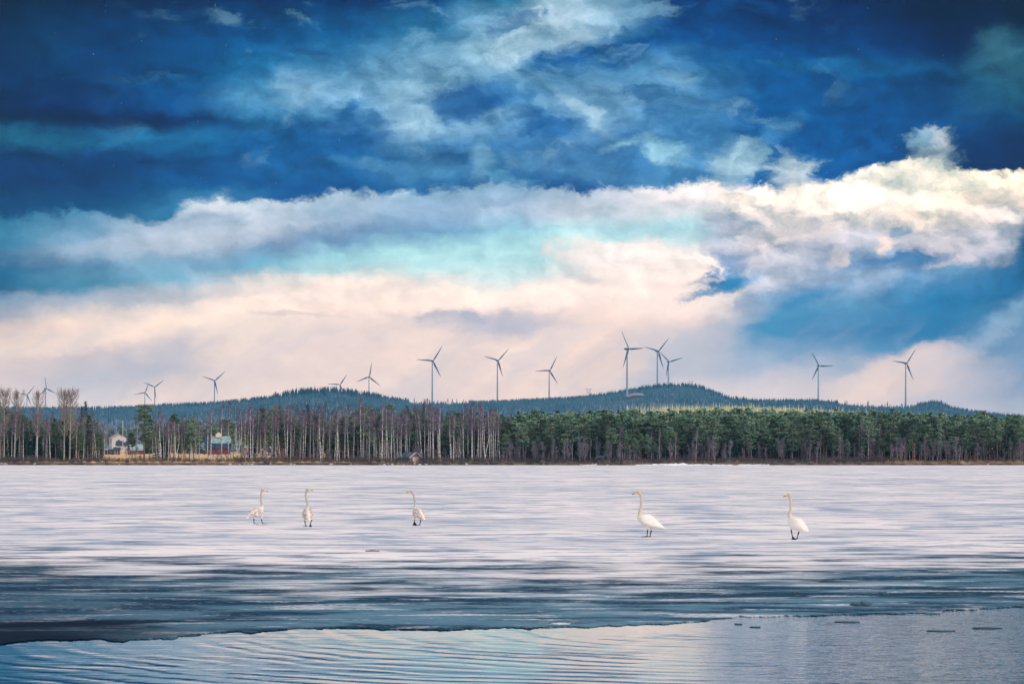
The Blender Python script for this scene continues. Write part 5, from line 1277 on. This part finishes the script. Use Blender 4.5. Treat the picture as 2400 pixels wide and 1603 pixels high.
for k in range(4):
    rs = np.random.RandomState(200 + k)
    ph = rs.uniform(0, 6, 6)
    m = MB(); m.ellipsoid((0, 0, .25), (1, .8, .62), 18, 11, fn=lambda V: V * (1 + .16 * np.sin(V[:, 0:1] * 3.1 + ph[0]) * np.sin(V[:, 1:2] * 2.7 + ph[1]) + .10 * np.sin(V[:, 2:3] * 5 + ph[2] + V[:, 0:1] * 4)) * [1, 1, 1])
    rk.append(m.mesh('boulder', MT['rock'], True))
for k, (px, py, w, lb) in enumerate(ROCK):
    d = float(shore_y(px)) + rnd.uniform(.3, 1.4); s = w / F * d / 2
    o = link('boulder', rk[k % 4]); o.location = ((px - CX) / F * d, d, max(0, zg(px, d)) - .12 * s); o.scale = (s, s, s * rnd.uniform(.8, 1.1)); o.rotation_euler = (0, 0, rnd.uniform(0, 6))
    tag(o, 'grey shoreline boulder, ' + lb, 'boulder', 'boulders on the waterline')

# last snow pushed up along the right shore
MT['snow'] = material('old_snow', (.86, .86, .86), .8, (.68, .72, .78), 3.0, bump=.02)
for k, (a, b_, hh, lb) in enumerate(((1492, 1522, .22, 'thin strip of old snow on the shore right of the log bench'), (1532, 1572, .36, 'old snow bank on the shore, left of the highest one'), (1574, 1606, .48, 'highest old snow bank on the right shore'), (1612, 1660, .26, 'low old snow bank right of the highest one'), (1672, 1712, .22, 'long flat old snow strip under the pines'), (1735, 1800, .2, 'rightmost long old snow strip on the shore'), (1370, 1392, .14, 'little old snow patch left of the shelter'))):
    rs = random.Random(300 + k); m = MB(); n = int((b_ - a) / 5) + 2
    for q in range(n):
        px = a + (b_ - a) * q / (n - 1); d = float(shore_y(px)) - .6 + rs.uniform(-.2, .2)
        m.ellipsoid(((px - CX) / F * d, d, 0.02), (rs.uniform(.35, .75), .55, hh * rs.uniform(.6, 1.1)), 12, 7)
    tag(m.build('snow_bank', MT['snow'], smooth=True), lb, 'snow bank', 'snow left on the right shore')

# ------------------------------------------------------------------ swans
def swan_body_mat(name, white, neck):
    m = bpy.data.materials.new(name); m.use_nodes = True; t = m.node_tree; b = NB(t); pb = t.nodes['Principled BSDF']
    pb.inputs['Roughness'].default_value = .8; pb.inputs['Specular IOR Level'].default_value = .2
    co = b.n('ShaderNodeTexCoord').outputs['Object']; z = b.sep(co)[2]
    n = b.noise(co, 40, 3, .6)[0]; z = b.m('ADD', z, b.m('MULTIPLY_ADD', n, .08, -.04))
    c = b.mix(b.rng(z, .48, .70), white + (1,), neck + (1,))
    b.put(pb.inputs['Base Color'], c)
    bn = b.n('ShaderNodeBump'); bn.inputs['Distance'].default_value = .006; b.put(bn.inputs['Height'], n); t.links.new(bn.outputs[0], pb.inputs['Normal'])
    return m


MT['sw_adult'] = swan_body_mat('white_plumage', (.86, .80, .73), (.62, .53, .42))
MT['sw_young'] = swan_body_mat('young_plumage', (.78, .71, .65), (.50, .46, .40))
MT['wing_adult'] = material('white_wing', (.92, .86, .79), .8, (.84, .78, .71), 18, stretch=(1, 1, 1), bump=.004)
MT['wing_young'] = material('mottled_wing', (.80, .70, .64), .8, (.38, .33, .31), 13, 1.5, stretch=(1, 1, 1.4), bump=.006, detail=3)
MT['bill'] = material('yellow_bill', (.90, .52, .03), .4, spec=.4); MT['bill_tip'] = material('black_bill_tip', (.015, .015, .03), .4)
MT['leg'] = material('black_skin', (.008, .012, .03), .45); MT['eye'] = material('eye', (.01, .008, .008), .1, spec=.6)


def curve(pts, n):
    """Catmull-Rom through rows of values"""
    p = np.asarray(pts, float); p = np.vstack([2 * p[0] - p[1], p, 2 * p[-1] - p[-2]]); out = []
    t = np.linspace(0, len(p) - 3 - 1e-6, n)
    for q in t:
        i = int(q); f = q - i; a, b_, c, d = p[i:i + 4]
        out.append(.5 * ((2 * b_) + (-a + c) * f + (2 * a - 5 * b_ + 4 * c - d) * f * f + (-a + 3 * b_ - 3 * c + d) * f ** 3))
    return np.array(out)


# body sections along the bird: forward, height, half width, half height
BODY = [(.275,.52,.02,.02),(.25,.515,.065,.085),(.19,.49,.105,.125),(.10,.45,.145,.155),(0,.425,.168,.168),(-.10,.400,.170,.162),(-.20,.365,.150,.138),(-.29,.325,.115,.098),(-.36,.295,.075,.058),(-.42,.268,.045,.030),(-.465,.245,.02,.012)]
WING = [(.17,.50,.02,.03),(.12,.495,.045,.10),(.02,.475,.055,.14),(-.10,.44,.055,.145),(-.20,.395,.050,.115),(-.30,.335,.040,.075),(-.38,.29,.03,.045),(-.45,.25,.012,.018)]


def swan(px, feet_py, heading, neck, head, bill, legs, label, young=False, bodyx=0.0, scale=1.0, depth=.16):
    """neck: (right, height, radius) from the body up; head: centre; bill: (base, tip); legs: (hip, heel, foot heading, foot pitch, foot lift)"""
    d = F * CH / (feet_py - HY)
    o = thing('swan', label, 'swan', ((px - CX) / F * d, d, 0), 0, 'swans walking on the ice')
    ca, sa = math.cos(heading), math.sin(heading); s = scale
    def R(V):
        V = np.asarray(V, float) * s; return np.stack([V[:, 0] * ca - V[:, 1] * sa + bodyx, V[:, 0] * sa + V[:, 1] * ca, V[:, 2]], 1)
    def loft(mb, sec, yoff=0.0, k=18, tilt=0.0):
        sec = curve(sec, 30); a = np.arange(k) * 2 * math.pi / k; V = []
        for i, (x, z, hw, hh) in enumerate(sec):
            yo = yoff * (1 - .55 * (i / 29.0) ** 2) if yoff else 0
            V.append(R(np.stack([np.full(k, x), yo + np.cos(a) * abs(hw) + tilt * np.sin(a) * hh * np.sign(yoff), z + np.sin(a) * abs(hh)], 1)))
        V = np.concatenate(V); n = 30; ii = np.arange(n - 1)[:, None] * k; j = np.arange(k)[None]; j2 = (j + 1) % k
        q = np.stack([ii + j, ii + j2, ii + k + j2, ii + k + j], -1).reshape(-1, 4)
        V = np.vstack([V, V[:k].mean(0), V[-k:].mean(0)]); kk = np.arange(k)
        tr = np.vstack([np.stack([(kk + 1) % k, kk, np.full(k, n * k)], 1), np.stack([(n-1)*k + kk, (n-1)*k + (kk + 1) % k, np.full(k, n * k + 1)], 1)])
        mb.add(V, tr, q)
    mb = MB(); loft(mb, BODY)
    # neck: rooted in the breast, depth follows the breast and settles
    nb = R([(.15, 0, .47)])[0]; pts = [(nb[0], nb[1], .46 * s, .105 * s)]
    for i, (x, z, r) in enumerate(neck): pts.append((x, depth * math.sin(heading) * (1 if i else 1.0), z, r))
    hx, hz, hr = head; hy = depth * math.sin(heading)
    pts.append((hx * .75 + neck[-1][0] * .25, hy, hz * .8 + neck[-1][1] * .2, hr * .82))
    c = curve(pts, 34); mb.tube(c[:, :3], c[:, 3], 14)
    bx, bz = bill[0]; tx, tz = bill[1]; dv = np.array([bx - hx, 0, bz - hz]); ang = math.atan2(tz - bz, tx - bx)
    Rm = np.array([[math.cos(ang), 0, -math.sin(ang)], [0, 1, 0], [math.sin(ang), 0, math.cos(ang)]])
    mb.ellipsoid((hx, hy, hz), (hr * 1.18, hr * .80, hr * .98), 18, 12, R=Rm)
    mb.tube([(hx, hy, hz), (hx * .35 + bx * .65, hy, hz * .35 + bz * .65 + .002), (bx, hy, bz)], [hr * .8, hr * .68, hr * .48], 12)
    for (hip, heel, fh, fp, lift) in legs:    # feathered thighs
        mb.tube([(hip[0] * .8 + bodyx * .2, hip[1] * .8, .36 * s), (hip[0], hip[1], (hip[2] + .36) / 2), (hip[0], hip[1], hip[2])], [.075 * s, .045 * s, .020 * s], 10)
    b = mb.build('body', MT['sw_young' if young else 'sw_adult'], o, True)
    r = b.modifiers.new('remesh', 'REMESH'); r.mode = 'VOXEL'; r.voxel_size = .0085; r.use_smooth_shade = True
    sm = b.modifiers.new('smooth', 'SMOOTH'); sm.iterations = 5; sm.factor = .5
    for sx in (1, -1):
        w = MB(); loft(w, WING, .125 * sx, 16, -.35); q = w.build('wing', MT['wing_young' if young else 'wing_adult'], o, True)
    t = MB(); loft(t, [(-.33,.30,.05,.03),(-.40,.270,.055,.022),(-.47,.238,.045,.013),(-.52,.215,.012,.006)]); t.build('tail', MT['wing_adult'], o, True)
    mid = (bx * .48 + tx * .52, bz * .48 + tz * .52)
    bl = MB(); bl.tube([(bx - (tx - bx) * .12, hy, bz - (tz - bz) * .12), (bx, hy, bz), mid[:1] + (hy,) + mid[1:]], np.array([(.030, .024), (.029, .028), (.019, .016)]) * s, 10); bl = bl.build('bill', MT['bill'], o, True)
    bt = MB(); bt.tube([(mid[0], hy, mid[1]), ((mid[0] + tx) / 2, hy, (mid[1] + tz) / 2 - .002), (tx, hy, tz)], np.array([(.0165, .0135), (.014, .009), (.006, .005)]) * s, 10); bt.build('bill_tip', MT['bill_tip'], bl, True)
    ex = hx + (bx - hx) * .45; ez = hz + (bz - hz) * .4 + hr * .28
    for sy in (-1, 1):
        e = MB(); e.ellipsoid((ex, hy + sy * hr * .68, ez), (.0075, .005, .0075), 8, 6); e.build('eye', MT['eye'], o, True)
    for (hip, heel, fh, fp, lift) in legs:
        lg = MB(); kx = (hip[0] + heel[0]) / 2; ky = (hip[1] + heel[1]) / 2
        lg.tube([(hip[0], hip[1], hip[2] + .03), (hip[0], hip[1], hip[2] - .01), (hip[0] * .75 + heel[0] * .25, hip[1] * .75 + heel[1] * .25, hip[2] * .75 + heel[2] * .25), (kx, ky, (hip[2] + heel[2]) / 2), tuple(heel)], [.013, .016, .019, .0115, .013], 8)
        lg = lg.build('leg', MT['leg'], o, True)
        # webbed foot: three toes and the skin between them, hinged at the heel
        ft = MB(); c1, s1, c2, s2 = math.cos(fh), math.sin(fh), math.cos(fp), math.sin(fp)
        def fpt(x, y, z): x, z = x * c2 - z * s2, x * s2 + z * c2; return (heel[0] + x * c1 - y * s1, heel[1] + x * s1 + y * c1, heel[2] + z)
        tips = [(.125, .075), (.155, 0), (.125, -.075)]
        for a_, b_ in tips: ft.tube([fpt(0, 0, 0), fpt(a_ * .5, b_ * .5, -.004), fpt(a_, b_, -.010)], [.011, .008, .005], 6)
        ft.tube([fpt(0, 0, 0), fpt(-.03, 0, -.008)], [.008, .004], 5)
        up = [fpt(0, 0, .004)] + [fpt(a_ * k_, b_ * k_, -.005) for (a_, b_), k_ in ((tips[0], .95), ((.128, .04), .95), (tips[1], .93), ((.128, -.04), .95), (tips[2], .95))]
        lo = [(x, y, z - .006) for x, y, z in up]
        ft.add(up + lo, [(0, k + 1, k) for k in range(1, 5)] + [(6, 6 + k, 7 + k) for k in range(1, 5)], [(k, k + 1, 7 + k, 6 + k) for k in range(1, 5)] + [(0, 1, 7, 6), (5, 0, 6, 11)])
        ft.build('foot', MT['leg'], lg)
    return o


rad = math.radians
swan(604.5, 1228.2, rad(48), [(.125,.57,.052),(.098,.71,.036),(.090,.866,.033),(.094,.99,.032)], (.134,1.078,.052), ((.192,1.066),(.322,1.032)),
     [((-.125,-.07,.175),(-.118,-.05,.022),rad(8),0,0), ((.118,-.02,.165),(.140,.0,.022),rad(0),0,0)],
     'leftmost swan, mottled young bird facing right on spread black legs', True, bodyx=-.02, scale=.90, depth=.20)
swan(720.3, 1234.3, rad(100), [(0,.58,.052),(-.008,.72,.036),(-.045,.88,.034),(-.062,1.0,.032)], (-.012,1.132,.054), ((.045,1.138),(.176,1.112)),
     [((-.078,-.02,.18),(-.038,-.02,.020),rad(100),0,0), ((.150,-.05,.245),(.095,-.06,.085),rad(-60),rad(-72),0)],
     'second swan from the left, walking away with its head turned right', True, bodyx=.02, scale=.93, depth=.18)
swan(979.7, 1231.4, rad(118), [(-.105,.53,.055),(-.100,.69,.037),(-.117,.84,.034),(-.145,.962,.031)], (-.212,1.062,.048), ((-.258,1.056),(-.388,1.033)),
     [((-.105,-.04,.175),(-.110,-.06,.115),rad(-78),rad(-50),0), ((.085,.02,.165),(.050,.0,.020),rad(170),0,0)],
     'third swan from the left, lifting one webbed foot, head turned left', True, bodyx=.015, scale=.90, depth=.19)
swan(1517.1, 1258.6, rad(180 - 6), [(-.195,.66,.055),(-.172,.77,.040),(-.156,.893,.034),(-.152,1.005,.033),(-.176,1.12,.034)], (-.226,1.205,.052), ((-.275,1.192),(-.414,1.142)),
     [((.008,-.06,.20),(-.012,-.06,.026),rad(184),0,0), ((.110,.05,.185),(.075,.05,.022),rad(168),0,0)],
     'white adult swan in full side view facing left, second from the right', False, bodyx=.0, scale=1.0, depth=.16)
swan(1863.6, 1264.1, rad(124), [(-.130,.64,.058),(-.106,.744,.040),(-.100,.863,.034),(-.104,.98,.034),(-.118,1.09,.036)], (-.144,1.162,.055), ((-.196,1.142),(-.303,1.106)),
     [((-.105,-.06,.235),(-.080,-.08,.085),rad(-58),rad(-42),0), ((.095,-.02,.205),(.045,-.02,.022),rad(170),0,0)],
     'rightmost swan, white adult seen from behind, stepping off its black webbed foot', False, bodyx=.02, scale=.98, depth=.17)

# ------------------------------------------------------------------ a few falling snowflakes
def flakes():
    rs = np.random.RandomState(77); m = MB(); n = 160
    y = rs.uniform(14, 110, n); x = rs.uniform(-.2, .2, n) * y; z = CH + rs.uniform(-.02, .165, n) * y; z = np.maximum(z, .3)
    for k in range(n): m.ellipsoid((x[k], y[k], z[k]), np.array((1, .7, 1.4)) * rs.uniform(.0018, .0032) * (y[k] / 40) ** .5, 6, 5)
    tag(m.build('snowflakes', MT['snow']), 'sparse white snowflakes drifting through the air over the lake', kind='stuff')
flakes()
